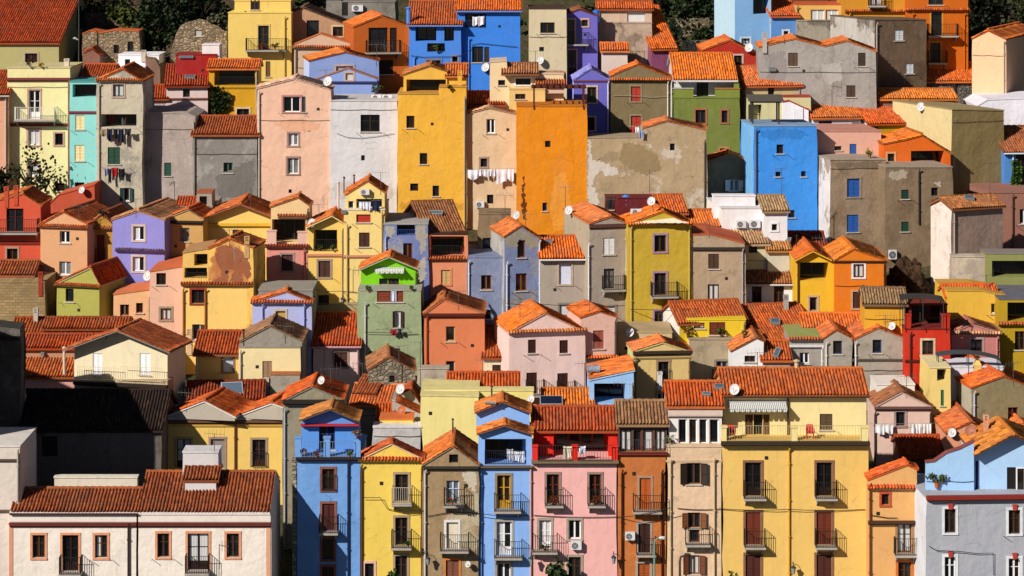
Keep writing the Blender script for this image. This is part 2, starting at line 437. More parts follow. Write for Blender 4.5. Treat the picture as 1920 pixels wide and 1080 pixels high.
    # ---- tile cornices, mouldings, pipes
    for c in cor.split():
        p = c.split(','); xa = float(p[1]) if len(p) > 1 and p[1] else x0; xb = float(p[2]) if len(p) > 2 and p[2] else x1
        a0, z = fr.front(xa, float(p[0])); a1, _ = fr.front(xb, float(p[0])); hx = p[3] if len(p) > 3 else (roof or 'b8502c')
        if xa == x0: a0 = 0
        if xb == x1: a1 = w
        e = .12 if xa == x0 and xb == x1 else 0
        co = tile_sheet([((a0-e, -.36, z), (a1+e, -.36, z), (a1+e, 0, z+.16), (a0-e, 0, z+.16))], tiles(hx), 'tile_cornice', root, mtx, amp=.065)
        mb = MB(); mb.prism([(a0-e, -.3, z-.02), (a0-e, -.003, z+.1), (a0-e, -.003, z-.12)], (a1-a0+2*e, 0, 0)); mb.build('cornice_bed', wallm, co)
    for c in band.split():
        p = c.split(','); z = fr.front(x0, float(p[0]))[1]; hx = p[1] if len(p) > 1 else '4a3c34'; h = float(p[2]) if len(p) > 2 else .16; d = float(p[3]) if len(p) > 3 else .12
        mb = MB(); mb.box(-.05, w+.05, -d, -.002, z-h/2, z+h/2); mb.box(-.05, w+.05, -d*.55, -.002, z-h*.5-.08, z-h/2); mb.build('moulding', paint(hx, .8), root, mtx)
    if not pipe and of is None and w > 2.5 and (ol[-1][1]-zb) > 6 and rnd.random() < .6 and st != 'stone': pipe = '%.1f' % (x1-3 if rnd.random() < .6 else x0+3); pipec = rnd.choice(['c8c0b0', '8a7a68', '6a5a4c', 'b0a898'])
    for c in pipe.split():
        p = c.split(','); x = float(p[0]); a = fr.front(x, yb)[0]; zt = fr.front(x, float(p[1]))[1] if len(p) > 1 else min(ol[0][1], ol[-1][1])-.1
        zl = fr.front(x, float(p[2]))[1] if len(p) > 2 else -.5
        mb = MB(); mb.tube([(a, -.1, zl), (a, -.1, zt-.25), (a+.06, -.22, zt)], .055, 7)
        zz = zt-1
        while zz > max(zl, zt-14): mb.box(a-.08, a+.08, -.17, -.002, zz, zz+.05); zz -= 2.2
        mb.build('downpipe', paint(pipec, .5), root, mtx)
    if w > 2.5 and (zL-zb) > 6 and st != 'stone':
        if rnd.random() < .6:
            z = fr.front((x0+x1)/2, min(yb-20, fr_row(fr, w/2, min(zL, zR))+rnd.uniform(12, 60)))[1]; mb = MB(); n = 8; ok = True
            for r4 in fh:
                if r4[2]-.25 < z < r4[3]+.25: ok = False
            if ok: mb.tube([(w*i/n, -.05, z-.05*math.sin(math.pi*(i % 4)/4)) for i in range(n+1)], .016, 4); mb.build('wall_cable', paint('2e2a28'), root, mtx)
        if rnd.random() < .5:
            x = rnd.uniform(.15, .85)*w; z = min(zL, zR)-rnd.uniform(.8, 2.5); mb = MB()
            if all(not (r4[0]-.3 < x < r4[1]+.3 and r4[2]-.3 < z < r4[3]+.3) for r4 in fh):
                mb.box(x-.1, x+.1, -.03, .01, z-.1, z+.1); mb.build('vent', paint('2a2624'), root, mtx)
    # ---- windows
    for q in W: window(q, root, mtx, fr, w, wallm)
    root['_w'] = w
    return root
def window(q, root, mtx, fr, w, wallm):
    a0, a1, z0, z1 = q['r']; o = q['o']; t = q['t']; W_, H_ = a1-a0, z1-z0
    fm = (lambda a, d, z: (a, -d, z)) if q['face'] == 'F' else (lambda a, d, z: (-d, a, z))
    cut = q['cut']; d0 = -.2 if cut else .012
    c = o.get('c'); nm = 'window' if H_ < 1.75 or t in 'xb' else 'balcony_door'
    P = lambda mb, n, m, par: mb.build(n, m, par, None, fm)
    if t == 't':
        dep = float(o.get('d', 1.9)); mb = MB()
        if not cut: dep = .1
        dw = W_*float(o.get('k', .9)); xm = min(a1-dw/2-.05, max(a0+dw/2+.05, a0+W_*float(o.get('x', .62)))); dh = min(H_*.92, 2.2)
        dz = z0
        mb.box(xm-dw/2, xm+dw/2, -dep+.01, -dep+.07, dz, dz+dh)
        top = mb.build('terrace_door_shade', glass(0), root, mtx, fm)  # near-black sheet, widened past a door to put shade in the loggia
        mb = MB()
        nb = max(2, int(dw/.7))
        for x in [xm-dw/2+(dw-.06)*i/nb for i in range(nb+1)]: mb.box(x, x+.06, -dep+.07, -dep+.1, dz, dz+dh)
        mb.box(xm-dw/2, xm+dw/2, -dep+.072, -dep+.098, dz+dh-.06, dz+dh+.002)
        P(mb, 'door_frame', paint(c or '4a3020'), top)
        if 'R' in o:
            mb = MB(); rail(mb, [(a0, .0), (a1, .0)], z0, z0+min(1.0, H_*.55)); r_ = mb.build('railing', paint(o['R'] if o['R'] is not True else '2a2826', .5), root, mtx, fm)
        return
    fb = MB(); f = min(.07, W_*.12)
    fc = {'w': 'f0eeea', 'd': '4a3020', 's': '3a2a20', 'o': '5a3a24', 'x': '2a241e', 'b': 'c8c2b4'}[t]
    if t == 'o' and 'w' in o: fc = 'efece6'
    if t in 'wd' and c: fc = c
    fb.box(a0, a0+f, d0, d0+.06, z0, z1); fb.box(a1-f, a1, d0, d0+.06, z0, z1)
    fb.box(a0+f, a1-f, d0, d0+.058, z1-f, z1); fb.box(a0+f, a1-f, d0, d0+.058, z0, z0+f)
    if t in 'wdo' and W_ > .64:
        xm = (a0+a1)/2; fb.box(xm-f*.7, xm+f*.7, d0, d0+.065, z0+f, z1-f)
        if H_ > 1.3: zq = z0+H_*.62; fb.box(a0+f, xm-f*.7, d0, d0+.05, zq-.02, zq+.02); fb.box(xm+f*.7, a1-f, d0, d0+.05, zq-.02, zq+.02)
        if nm == 'balcony_door': fb.box(a0+f, a1-f, d0, d0+.045, z0+f, z0+H_*.24)
    if 'A' in o:      # segmental arch filling the head of the opening
        n = 8; r = W_/2; hh = r*.42
        for k in range(n):
            u0, u1 = -1+2*k/n, -1+2*(k+1)/n
            q0, q1 = z1-hh+hh*math.sqrt(max(0, 1-u0*u0)), z1-hh+hh*math.sqrt(max(0, 1-u1*u1))
            fb.prism([(a0+r+u0*r, d0+.07, q0), (a0+r+u1*r, d0+.07, q1), (a0+r+u1*r, d0+.07, z1), (a0+r+u0*r, d0+.07, z1)], (0, .1, 0))
    win = fb.build(nm, paint(fc, .6), root, mtx, fm)
    if t in 'wdox' or (t == 's' and False):
        mb = MB(); k = rnd.choice([0, 0, 1, 1, 2]); 
        if 'C' in o: k = 3
        mb.box(a0+.01, a1-.01, d0-.02, d0+.012, z0+.01, z1-.01); P(mb, 'pane', glass(k), win)  # in glassless holes this dark sheet stands in for the shade inside
        if t in 'wd' and 'K' not in o and W_ > .7 and rnd.random() < .16: o['K'] = rnd.choice(['half', True])
        if 'K' in o:  # curtain behind the glass: hung just inside the frame
            mb = MB(); n = 14; cw = (W_-2*f)
            for i in range(n):
                xa = a0+f+cw*i/n; xb = a0+f+cw*(i+1)/n; da = .016+(.012 if i % 2 else 0); db = .016+(0 if i % 2 else .012)
                if o['K'] == 'half' and i >= n*.45: continue
                mb.poly([(xa, d0+da, z0+f), (xb, d0+db, z0+f), (xb, d0+db, z1-f), (xa, d0+da, z1-f)])
            P(mb, 'curtain', cloth('c8c8c4'), win)
    if t == 's':
        n = 1 if W_ < .62 else 2
        for k in range(n):
            mb = MB(); leaf_shutter(mb, a0+W_*k/n+.008, a0+W_*(k+1)/n-.008, (-.1 if cut else .03), z0+.01, z1-.01); P(mb, 'shutter', paint(c or '4a2618', .65), win)
    if t == 'o':
        lw = W_*.5; cc = c or '4a2618'
        ang = .25
        for sgn in (-1, 1):
            if ('l' in o and sgn > 0) or ('r' in o and sgn < 0): continue
            mb = MB(); leaf_shutter(mb, 0, lw, 0, z0+.01, z1-.01)
            hx = a0 if sgn < 0 else a1
            mb.v = [(hx+sgn*(vx*math.cos(ang)-vy*math.sin(ang)*.2), .03+vx*math.sin(ang)+vy, vz) for vx, vy, vz in mb.v]
            P(mb, 'shutter', paint(cc, .65), win)
    if t == 'b':
        mb = MB(); n = max(3, int(H_/.09))
        for k in range(n):
            b = z0+H_*k/n; e = z0+H_*(k+1)/n
            mb.poly([(a0+.02, d0+.08, b), (a1-.02, d0+.08, b), (a1-.02, d0+.07, e), (a0+.02, d0+.07, e)]); mb.poly([(a0+.02, d0+.07, b), (a1-.02, d0+.07, b), (a1-.02, d0+.08, b), (a0+.02, d0+.08, b)])
        P(mb, 'blind', paint(c or 'e4e2e0', .6), win)
    if 'T' in o:
        mb = MB(); s = .14; hx = o['T']; pr = .035
        mb.box(a0-s, a0, .002, pr, z0-.001, z1); mb.box(a1, a1+s, .002, pr, z0-.001, z1); mb.box(a0-s, a1+s, .002, pr+.01, z1, z1+s)
        if nm == 'window': mb.box(a0-s, a1+s, .002, pr+.03, z0-s*.8, z0-.001)
        if 'Q' in o: mb.prism([((a0+a1)/2-.09, .05, z1+.01), ((a0+a1)/2+.09, .05, z1+.01), ((a0+a1)/2+.14, .05, z1+.32), ((a0+a1)/2-.14, .05, z1+.32)], (0, .06, 0))
        P(mb, 'surround', plaster(hx, 'soft'), win)
        if 'Q' in o:
            mb = MB(); mb.prism([((a0+a1)/2-.1, .05, z1-.02), ((a0+a1)/2+.1, .05, z1-.02), ((a0+a1)/2+.15, .05, z1+.34), ((a0+a1)/2-.15, .05, z1+.34)], (0, .08, 0)); P(mb, 'keystone', paint('b8403a'), win)
    elif nm == 'window' and t != 'x' or 'S' in o:
        mb = MB(); mb.box(a0-.1, a1+.1, .002 if not cut else -.12, .09, z0-.07, z0-.001); P(mb, 'sill', plaster('c9bfae', 'soft'), win)
    if t in 'dswbo' and 'B' not in o and 'R' not in o and W_ > .5 and cut and rnd.random() < .42:      # rods for a clothes line
        for x in (a0-.3, a1+.3):
            mb = MB(); mb.tube([(x, -.01, z0-.12), (x+rnd.uniform(-.05, .05), .5, z0-.05)], .018, 4); mb.build('line_bracket', paint('3a3430'), win, None, fm)
    if 'B' in o:
        b = (o['B'].split(',') if o['B'] is not True else ['5', '5']); k = W_/(q['px'][2]-q['px'][0])
        l, r = a0-float(b[0])*k, a1+float(b[-1] if len(b) < 3 else b[1])*k; dep = float(b[2]) if len(b) > 2 else .6
        mb = MB(); mb.box(l, r, .002, dep, z0-.13, z0-.01); mb.box(l+.04, r-.04, .002, dep-.06, z0-.17, z0-.13)
        for x in (l+.12, r-.2): mb.prism([(x, .004, z0-.6), (x, dep-.15, z0-.17), (x, .004, z0-.17)], (.07, 0, 0))
        bal = mb.build('balcony', plaster('b0a698', 'soft'), root, mtx, fm)
        mb = MB(); e = .03; rail(mb, [(l+e, .03), (l+e, dep-e), (r-e, dep-e), (r-e, .03)], z0-.01, z0+1.0, .125)
        P(mb, 'railing', paint(o.get('R') if isinstance(o.get('R'), str) else '262220', .5), bal)
    elif 'R' in o:
        mb = MB(); rail(mb, [(a0-.05, .02), (a0-.05, .16), (a1+.05, .16), (a1+.05, .02)], z0, z0+.95, .12); P(mb, 'railing', paint('262220', .5), win)
# ================================================================== top of the hill, left
H('long house with a big red tiled roof and pale olive wall, upper left corner', 'b8ae74', -60, 110, 170, ('E', 78, -14), """
d 47 100 70 135 T=c9a890""", roof='a8341a', dp=8)
H('low ruined stone house with a scrap of orange tile on its broken top', '9c8668', 155, 260, 165, [(155,64),(168,58),(190,62),(215,57),(262,59)], """
x 213 84 223 100 d=.5
x 239 78 250 104""", st='stone', roof=None, parcol='c8602c', dp=3)
H('brown lean-to with a red tiled top beside the ruined stone house', '8e6050', 156, 187, 190, [(156,99),(172,92),(187,104)], roof='a03c22', dp=3, st='soft')
H('tall ragged stone ruin with a rounded top and one pale window hole', '9a866c', 318, 424, 175, [(318,112),(323,86),(330,64),(338,48),(350,42),(360,40),(371,37),(382,40),(392,47),(404,50),(414,58),(424,62)], """
b 365 56 378 68 b8b4ac""", st='stone', roof=None, dp=1.6, parcol='-', cat='ruin', name='ruin')
h = H('small white flat roofed house with a grey window and one square chimney', 'f2f0ee', 201, 272, 215, 126, """""", roof=None)
H('', 'f4f2f0', 222, 298, 203, 104, """d 234 111 244 122 555555""", roof=None, of=h, dp=4)
H('', '8a6a58', 273, 300, 208, [(273,108),(290,110),(300,130)], of=h, roof=None, dp=3)  # right part of the white house, browned to carry its shade
h = H('pink white cottage with red tiled roof, skylight and a red parapet behind', 'e6cdc4', 312, 389, 310, ('E', 159, 122), """
d 343 167 356 182 S
d 340 199 359 214 6a5a50 T=c9b4a8""", roof='a0301c', band='185,8a5a50,.1', pitch=.3, yaw=6)
H('', 'a3201c', 330, 405, 285, 103, of=h, roof=None, dp=3, parcol='8e2018')
H('', 'eee6e0', 379, 411, 283, 85, of=h, roof=None, dp=2)
H('', 'e6cdc4', 262, 313, 312, ('E', 183, 161), """d 288 198 305 213 6a5a50 T=c9b4a8""", of=h, roof='a8381c', yaw=6)
H('ochre yellow house with ivy and a shaded terrace under an orange tiled strip', 'd9a020', 392, 484, 300, ('E', 126, 113), """
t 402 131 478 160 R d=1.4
d 444 204 467 219 T=d8c0a0""", roof='c85a28', band='163,c89a28,.1')
h = H('pale cream house with dark red string courses and a white balcony', 'efe6a6', 14, 131, 375, 128, """
w 54 169 75 223 T=c9a08c B=24,32,.9 R=e6e2d6
w 53 243 74 272 T=c9a08c
d 103 250 118 272 T=c9a08c
w 53 305 72 331 T=c9a08c K
x 103 343 121 358 A T=d8cfa0""", roof=None, band='148,7a3a34,.2,.22 233,7a3a34,.16', parcol='d8c890', pipe='129,150', pipec='a05a4a')
H('peach pink house with a dark red roof cut off by the left edge', 'e2a684', -55, 15, 385, ('E', 176, 134), """""", roof='a83e22', pipe='11')
h = H('narrow turquoise house with a slatted balcony and cream shutters', '8fd8d0', 131, 183, 390, [(131,154),(183,154)], """
t 136 158 181 182 x=.4 d=1.2
s 141 216 158 243 e8d8a0 S
s 140 272 158 302 e8d8a0 S
d 140 342 158 352""", roof=None, band='210,7a3a4a,.14', parcol='4f9c98')
H('red roofed attic wedged behind the turquoise and the grey cream house', 'c8b49c', 150, 206, 345, ('E', 156, 122), '', roof='a83e20')
h = H('tall grey cream house with a gable, green shutters and laundry', 'cdc2a6', 182, 266, 430, [(182,151),(230,130),(268,152)], """
w 212 158 232 181 2a4a3a T=c0a494
t 189 214 256 238 d=1.3
s 202 276 225 308 1e4634 S
o 231 352 243 377 1e4438 w""", roof='c4602e', cor='151', st='worn', pc='9a9286', pipe='186,155', pipec='b8b0a0')
H('blank grey pink block with a single green window', 'b9a99e', 262, 366, 412, [(262,212),(340,213),(352,214),(366,221)], """
s 308 305 321 330 1e4a3c S""", roof=None, st='worn', pc='a8998c')
H('rough grey cement house under a red brown tiled roof', '8c867e', 362, 484, 418, ('E', 250, 219), """
d 419 305 436 324 3a6a58 S""", roof='9c4428', st='worn', pc='a8a298', side='8c867e')
# ---- yellow tower house and neighbours
h = H('tall yellow house with flower boxes on its iron balcony, topmost row', 'ecca6c', 428, 546, 215, 25, """
d 484 48 504 93 T=e0c070 B=22,34,.9
s 498 115 507 144 6a4a28""", roof=None, side='f0d484', pipe='534,30', pipec='c8b060')
H('', 'ecca6c', 440, 545, 205, 2, """d 470 -4 486 18""", of=h, roof=None, dp=4)
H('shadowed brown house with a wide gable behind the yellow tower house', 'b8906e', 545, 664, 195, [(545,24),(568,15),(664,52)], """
x 575 38 598 68
d 624 50 643 68 T=d8b890""", roof='7a5a44', st='soft')
H('small beige gable with a row of tile ends between yellow and blue houses', 'd0b294', 552, 662, 236, [(552,84),(600,64),(662,83)], '', roof=None, cor='89', parcol='c8703c', dp=1.5)
h = H('light blue gabled house with two framed attic windows, one above the other', '8fa6dc', 580, 710, 305, [(580,114),(647,98),(710,113)], """
b 630 124 662 136 b8b4c4 T=c8b4a4
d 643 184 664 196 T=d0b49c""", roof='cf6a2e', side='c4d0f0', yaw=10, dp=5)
H('', '8fa6dc', 592, 707, 316, [(592,150),(652,129),(707,149)], """
b 648 137 662 150 d0c8b8 T=c8a898""", of=h, roof=None, parcol='a8704c', band='154,3a3a6a,.14', dp=1.2)
H('burnt orange house with tall dark doors on a wide iron balcony', 'c0601f', 664, 768, 262, [(664,50),(714,30),(768,50)], """
d 691 52 727 97 2a1a10 B=6,22,1.0
s 731 52 744 97 2a1812
s 711 113 737 139 3a2416""", roof='d8622a', yaw=12, dp=6)
h = H('grey concrete block with an air conditioner on its roof terrace', '8a8478', 612, 740, 150, [(612,0),(637,0),(640,4),(740,5)], """x 641 4 651 28""", roof=None, st='worn', pc='6e685e')
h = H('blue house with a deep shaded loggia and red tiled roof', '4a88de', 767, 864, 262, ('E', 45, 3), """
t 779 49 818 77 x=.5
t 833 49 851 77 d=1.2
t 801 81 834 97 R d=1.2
d 848 106 858 116 T=8a8aa0
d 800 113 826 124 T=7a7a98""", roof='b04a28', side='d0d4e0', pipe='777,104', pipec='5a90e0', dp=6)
h = H('bright blue house with white towels drying in its open terrace', '3c84e2', 858, 975, 255, ('E', 18, -8), """
t 872 26 911 52 x=.3 R=2a3a5a
d 885 87 906 117 3a2a20
s 908 88 917 117 3a2416""", roof='d05a24', pipe='879,70', pipec='5a90e0')
h = H('tall cream house with a yellow flank and two small dark windows', 'd6c6a0', 992, 1062, 262, 17, """
d 1013 42 1040 62 S
x 1011 88 1020 96""", roof=None, side='eec470', parcol='4a3228')
h = H('narrow violet house with two doors stacked on iron balconies', '6f68be', 1059, 1120, 246, [(1059,27),(1087,18),(1120,30)], """
d 1065 37 1077 82 T=c8a898 B=8,26,.8
d 1091 37 1102 49 T=c8a898
d 1065 94 1080 138 T=c8a898""", roof='8a4a34', dp=5)
h = H('cream rooftop house with white louvres and a brown concrete terrace', 'cdb298', 1121, 1222, 215, ('E', 15, 4), """
b 1176 22 1209 41 d8d4d0""", roof='c85228')
H('', 'bda48c', 1121, 1222, 228, 44, '', of=h, roof=None, dp=3, st='worn', pc='6e5c48')
H('small pink beige hut with a short orange tiled roof', 'd9c6b8', 1129, 1176, 262, ('E', 93, 82), '', roof='cc5a28')
H('steep bright orange roof on a low purple wall beside the green hillside', '8a4a6a', 1222, 1266, 240, ('E', 88, 12), '', roof='d4581f', pitch=.62, yaw=14)
h = H('violet house with a pale left flank and two tall framed windows', '6d69c0', 1076, 1143, 318, [(1076,150),(1107,130),(1143,150)], """
d 1101 163 1118 192 T=d0b49c
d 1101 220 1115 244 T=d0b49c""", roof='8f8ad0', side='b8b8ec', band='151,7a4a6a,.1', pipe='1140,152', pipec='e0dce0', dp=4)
h = H('brown stucco house with two pairs of red shutters', '81704e', 1146, 1258, 322, [(1146,142),(1195,121),(1258,146)], """
s 1183 162 1201 190 b03a2a T=96866a
s 1183 217 1202 236 b03a2a T=96866a""", roof='d2602a', cor='150', st='soft', pipe='1252,152', pipec='e0dad0', dp=3)
h = H('moss green house with a white loggia under a broad orange roof', '78823a', 1262, 1386, 336, 184, """
d 1304 206 1323 231 T=a86a4a
d 1353 207 1364 230 T=a86a4a
d 1350 278 1366 290 T=b08a5a""", roof=None, st='soft', pipe='1259,150', pipec='e0dad0', dp=1.3)
H('', 'dcd8d4', 1264, 1377, 334, ('E', 137, 101), """d 1306 151 1328 184 2a1a14""", of=h, roof='dc6820', dov=1.0, zb=186, ov=1.35, vc='d8d0c8')
H('', '7f8a34', 1376, 1386, 336.3, 150, '', of=h, roof=None, dp=2.3, zb=185, parcol='-')
H('', '7f8a34', 1262, 1300, 336.4, 167, '', of=h, roof=None, dp=.3, zb=185, parcol='b0a890')
H('', '7f8a34', 1341, 1387, 336.4, 167, '', of=h, roof=None, dp=.3, zb=185, parcol='b0703a')
h = H('deep red house with two windows and an orange roof, behind the green house', 'ae2c1e', 1318, 1420, 262, [(1318,94),(1368,76),(1420,102)], """
d 1348 104 1362 122 T=c8b4a0
d 1376 104 1391 130 T=c8b4a0""", roof='d4602a', dp=6)
h = H('pale sky blue tower house with a furnished balcony', '86b8e6', 1378, 1447, 180, -30, """
t 1412 -8 1443 26 x=.5 d=1.2
d 1390 72 1406 82 T=d8e4f0""", roof=None, side='c4e2f8', dp=7, yaw=10)  # flank plaster lightened to hold the sun on it
H('', '5e94d4', 1447, 1496, 178, ('E', 28, -8), """d 1469 58 1478 68 T=e0e8f0""", of=h, roof='c04a24', yaw=8)
h = H('cream terrace house with curtained glass doors above a stained wall', 'e0b060', 1492, 1586, 172, 9, """
w 1520 18 1546 39 K C
w 1548 18 1572 39 K C""", roof=None, parcol='c85a2a')
H('', 'a49a86', 1495, 1586, 184, 40, '', of=h, roof=None, dp=1.5, st='worn', pc='5e564a')
h = H('ochre apartment house with a row of tile ends and a small balcony', 'ce8c26', 1586, 1700, 205, -25, """
d 1632 -20 1654 10 B=5,5,.8""", roof=None, cor='22', pipe='1593,24', pipec='e0a030')
h = H('deep orange apartment house with dark balcony doors and long shadows', 'c86412', 1700, 1815, 214, -25, """
d 1741 -20 1769 9
d 1746 21 1766 66 1e1410 T=d09030 B=9,28,1.0
d 1744 80 1763 117 T=d09030 B=5,12,.5""", roof=None, cor='19', pipe='1711,24 1808,24', pipec='c86a14')
h = H('peach gabled block with a dark brown flank at the right edge', 'f4c094', 1823, 1886, 262, [(1823,73),(1853,58),(1886,74)], '', roof='d0602a', yaw=-24, dp=12, out=.05)
h = H('low grey stone house under an orange roof half in shadow', '6e6a62', 1738, 1886, 236, ('E', 150, 119), """
d 1853 172 1867 186 T=8a8478
x 1783 156 1796 190""", roof='cc5420', st='stone', yaw=4)
# ---- grey double gable, brown tower, etc
h = H('long grey house with two low gables and brown shuttered windows', 'a8a198', 1424, 1642, 310, [(1424,88),(1490,73),(1546,87),(1588,77),(1642,96)], """
s 1478 99 1496 124 5a4636 S
s 1609 99 1623 124 3e3024 S
s 1587 160 1604 182 4a3a2c S""", roof='d06430', st='worn', pc='938c82', yaw=-2, dp=5)
h = H('dark brown square tower house with two white shuttered windows', '715c46', 1640, 1736, 268, 38, """
s 1677 56 1694 76 d4dada S
s 1698 119 1713 138 d4dada""", roof=None, st='worn', pc='5c4a38', side='c4bcb0', yaw=20, dp=8)
h = H('dark red house with an arched door and an orange roof', '7c3428', 1700, 1792, 305, ('E', 184, 168), """
d 1737 208 1758 236 A 3a2418""", roof='d0702e', pitch=.25, side='6a4238', dp=7)
H('', '8a6050', 1650, 1700, 306, ('E', 184, 168), '', of=h, roof='d0702e', st='soft', pitch=.25)
h = H('mustard house with a small window beneath a red orange roof', 'b88e1a', 1629, 1731, 340, ('E', 229, 191), """
d 1636 238 1646 251 S
d 1707 238 1728 262""", roof='cc4a20', side='e8e4e0', yaw=10, pitch=.4)
h = H('white terrace house with red shutters under a half shaded roof', 'e6e2e2', 1524, 1614, 336, ('E', 218, 190), """
d 1535 227 1560 248
s 1597 230 1613 245 9a2a20""", roof='c85e28', yaw=8, pitch=.35)
h = H('cream house with an open porch under a salmon tiled roof', 'c6be88', 1398, 1502, 322, ('E', 158, 125), """
x 1440 162 1452 178
""", roof='d0643a', side='e2b8a0', yaw=12, pitch=.4)
H('', 'cec694', 1400, 1520, 330, 182, """t 1403 196 1428 236 d=1.0""", of=h, roof=None, parcol='a83a28', dp=3)
H('', 'f0eef0', 1468, 1516, 336, [(1468,192),(1480,190),(1512,205),(1516,206)], """b 1489 203 1506 230 e8eaee""", of=h, roof=None, dp=2, parcol='a83a28')
# ================================================================== tall fronts, centre
h = H('tall pale peach house with four windows and a low gable', 'eec0a2', 483, 620, 418, [(483,166),(552,148),(620,168)], """
w 531 181 563 210 T=c08a80
s 566 181 573 210 3a4a50
w 541 250 559 273 T=a88a80 C
w 539 296 560 326 T=a88a7a C
x 541 355 547 362""", roof='d8a888', vc='d8b49c', st='soft', parcol='d8b49c', dp=3)
h = H('tall blank white house with one dark window high up', 'dcd8d6', 620, 744, 421, 190, """
d 676 215 712 247 3a2a1e S
x 677 291 684 301""", roof=None, st='soft', parcol='d0ccc8')
h = H('tall golden yellow house with four small windows and a roof loggia', 'eeb23c', 746, 874, 432, [(746,177),(822,177),(823,164),(874,164)], """
d 762 217 777 240 5a2a14 S
x 787 287 801 308 S
x 769 344 784 358
x 811 348 823 368 S""", roof=None, st='soft', parcol='c8943c', dov=0)
H('', 'e8b448', 757, 838, 408, [(757,140),(806,124),(838,134)], """t 762 149 836 176 x=.65 d=1.4""", of=h, roof='b86a3a', dp=4)
H('', 'e8b448', 838, 874, 406, ('E', 140, 121), '', of=h, roof='c2582e', dp=3)
h = H('beige gabled house with white laundry strung below its middle window', 'dcbe96', 874, 968, 426, [(874,214),(916,203),(968,214)], """
w 912 223 928 250
x 901 297 913 313 T=a88a78
x 913 365 925 382""", roof='c08a60', st='soft', vc='b08a68', dp=2)
h = H('tall bright orange block with two tiny windows and a dark red stair wall', 'e88c16', 969, 1100, 455, [(969,200),(1100,200)], """
x 1022 264 1032 276
d 1017 380 1026 396 8a8a90""", roof=None, st='soft', parcol='c8741c')
h = H('cream terrace house with two small tiled canopies above the orange block', 'ecd0a0', 919, 1057, 398, [(919,117),(950,115),(952,138),(1057,140)], '''
d 967 147 995 159 3a3430 T=f0e8dc
d 934 150 947 160''', roof=None, dp=4, parcol='d8c0a0')
H('', 'ecd0a0', 944, 1006, 404, ('E', 136, 120), '', of=h, roof='a86a40', zb=140)
H('', 'd8b8a0', 1008, 1058, 405, ('E', 157, 138), '', of=h, roof='a04828', zb=175)
H('', 'e4c078', 955, 1022, 408, 168, 'd 966 176 985 186', of=h, roof=None, dp=2)
H('', 'd8b080', 1022, 1062, 408, ('E', 197, 170), '', of=h, roof='a83c20', yaw=14)
H('low yellow wall with red tiles between the golden and beige houses', 'e0bc68', 876, 944, 400, ('E', 194, 173), '', roof='a43a20')
h = H('broad weathered tan wall with pale plaster patches and one little window', 'b59c78', 1101, 1324, 456.5, [(1101,259),(1200,258),(1206,240),(1250,227),(1324,243)], """
x 1256 269 1265 282""", roof='cf6a3c', st='worn', pc='d0c4b0', parcol='a89478', dp=3, yaw=0)
h = H('grey brown gabled house with an open pair of white shutters', '7d6b54', 1318, 1417, 400, [(1318,305),(1367,288),(1417,306)], """
o 1368 337 1385 358 e0dccc w C""", roof='c0502a', st='worn', pc='93805f', dp=2.5)
h = H('tall vivid blue house with a lighter flank and four little windows', '3f94ea', 1414, 1531, 452, 237, """
d 1456 271 1469 288 S
x 1454 322 1464 331 S
x 1502 321 1511 331 S
x 1478 394 1490 408 S""", roof=None, side='7abcf8', yaw=6, dp=5, st='soft', parcol='8aa4c0')  # lighter blue on the flank paints in its sunlight
h = H('weathered beige house with blue shutters and a white flank', 'a18a70', 1557, 1661, 478, 300, """
s 1588 335 1612 369 2a5ca8 T=a18a70
s 1588 403 1610 435 2a5ca8
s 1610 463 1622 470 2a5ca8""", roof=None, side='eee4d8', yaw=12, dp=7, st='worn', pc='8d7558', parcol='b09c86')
h = H('salmon pink rooftop storey with a blue door', 'e4ae96', 1527, 1652, 425, 247, """
d 1565 274 1578 282
s 1593 270 1606 298 2a5ca0""", roof=None, parcol='c88a78', yaw=6)
h = H('weathered beige house with three dark green windows beside the blue shuttered house', '8f795d', 1661, 1785, 490, 314, """
s 1690 356 1704 373 1c3e34 S
x 1746 352 1759 367
s 1690 416 1704 434 1c4436 S""", roof=None, st='worn', pc='80694e', yaw=10, parcol='a89680', pipe='1722,316,420', pipec='4a4038')
h = H('bright orange rooftop house with a dark terrace under brown awnings', 'e0681a', 1658, 1782, 440, [(1658,270),(1700,262),(1728,254),(1782,288)], """
x 1664 288 1677 306 T=e0a070
t 1708 283 1770 311 d=1.6""", roof='d4631e', yaw=6, dp=5)
h = H('tall blank tan house with a left flank painted paler for the sun', '8f7c4e', 1785, 1882, 415, [(1785,206),(1882,208)], '', roof=None, side='dcc890', yaw=22, dp=9, st='soft', parcol='a08c60')  # sunlight on the flank is put into its paler plaster
h = H('bright white stepped wall above a brown tiled roof at the right edge', 'ece8ee', 1832, 1990, 330, [(1832,200),(1851,188),(1990,182)], '', roof=None, st='soft')
h = H('blue house with a white pilaster cut off by the right edge', '4f86c8', 1884, 1990, 405, ('E', 282, 238), """d 1905 285 1925 360""", roof='a05638', yaw=6, pipe='1899,284', pipec='d8e4f0', pitch=.5)
h = H('plain brick red house in half shade at the right edge', 'a06e5c', 1862, 1990, 480, 362, """w 1912 392 1930 420""", roof=None, yaw=8, pipe='1898,364', pipec='6a4438')
h = H('white peeling gable house with a brown tiled roof and mauve front', '9f8676', 1785, 1879, 590, ('E', 386, 368), """
""", roof='a4603c', side='ecdccc', dp=9, st='worn', pc='c8b8a4', pitch=.4, yaw=25)  # pale flank and darkened front put the sun's angle into the plaster
h = H('grey breeze block house under a rusty shed roof with an olive front', 'b0a290', 1787, 1848, 606, 482, '', roof=None, st='worn', pc='c8baa4', yaw=0, dp=1.2)
H('', '8c8e52', 1848, 1990, 609, 476, """t 1860 489 1960 519 x=.3 d=1.5
""", of=h, roof=None, parcol='8a8078', yaw=0, dp=2)
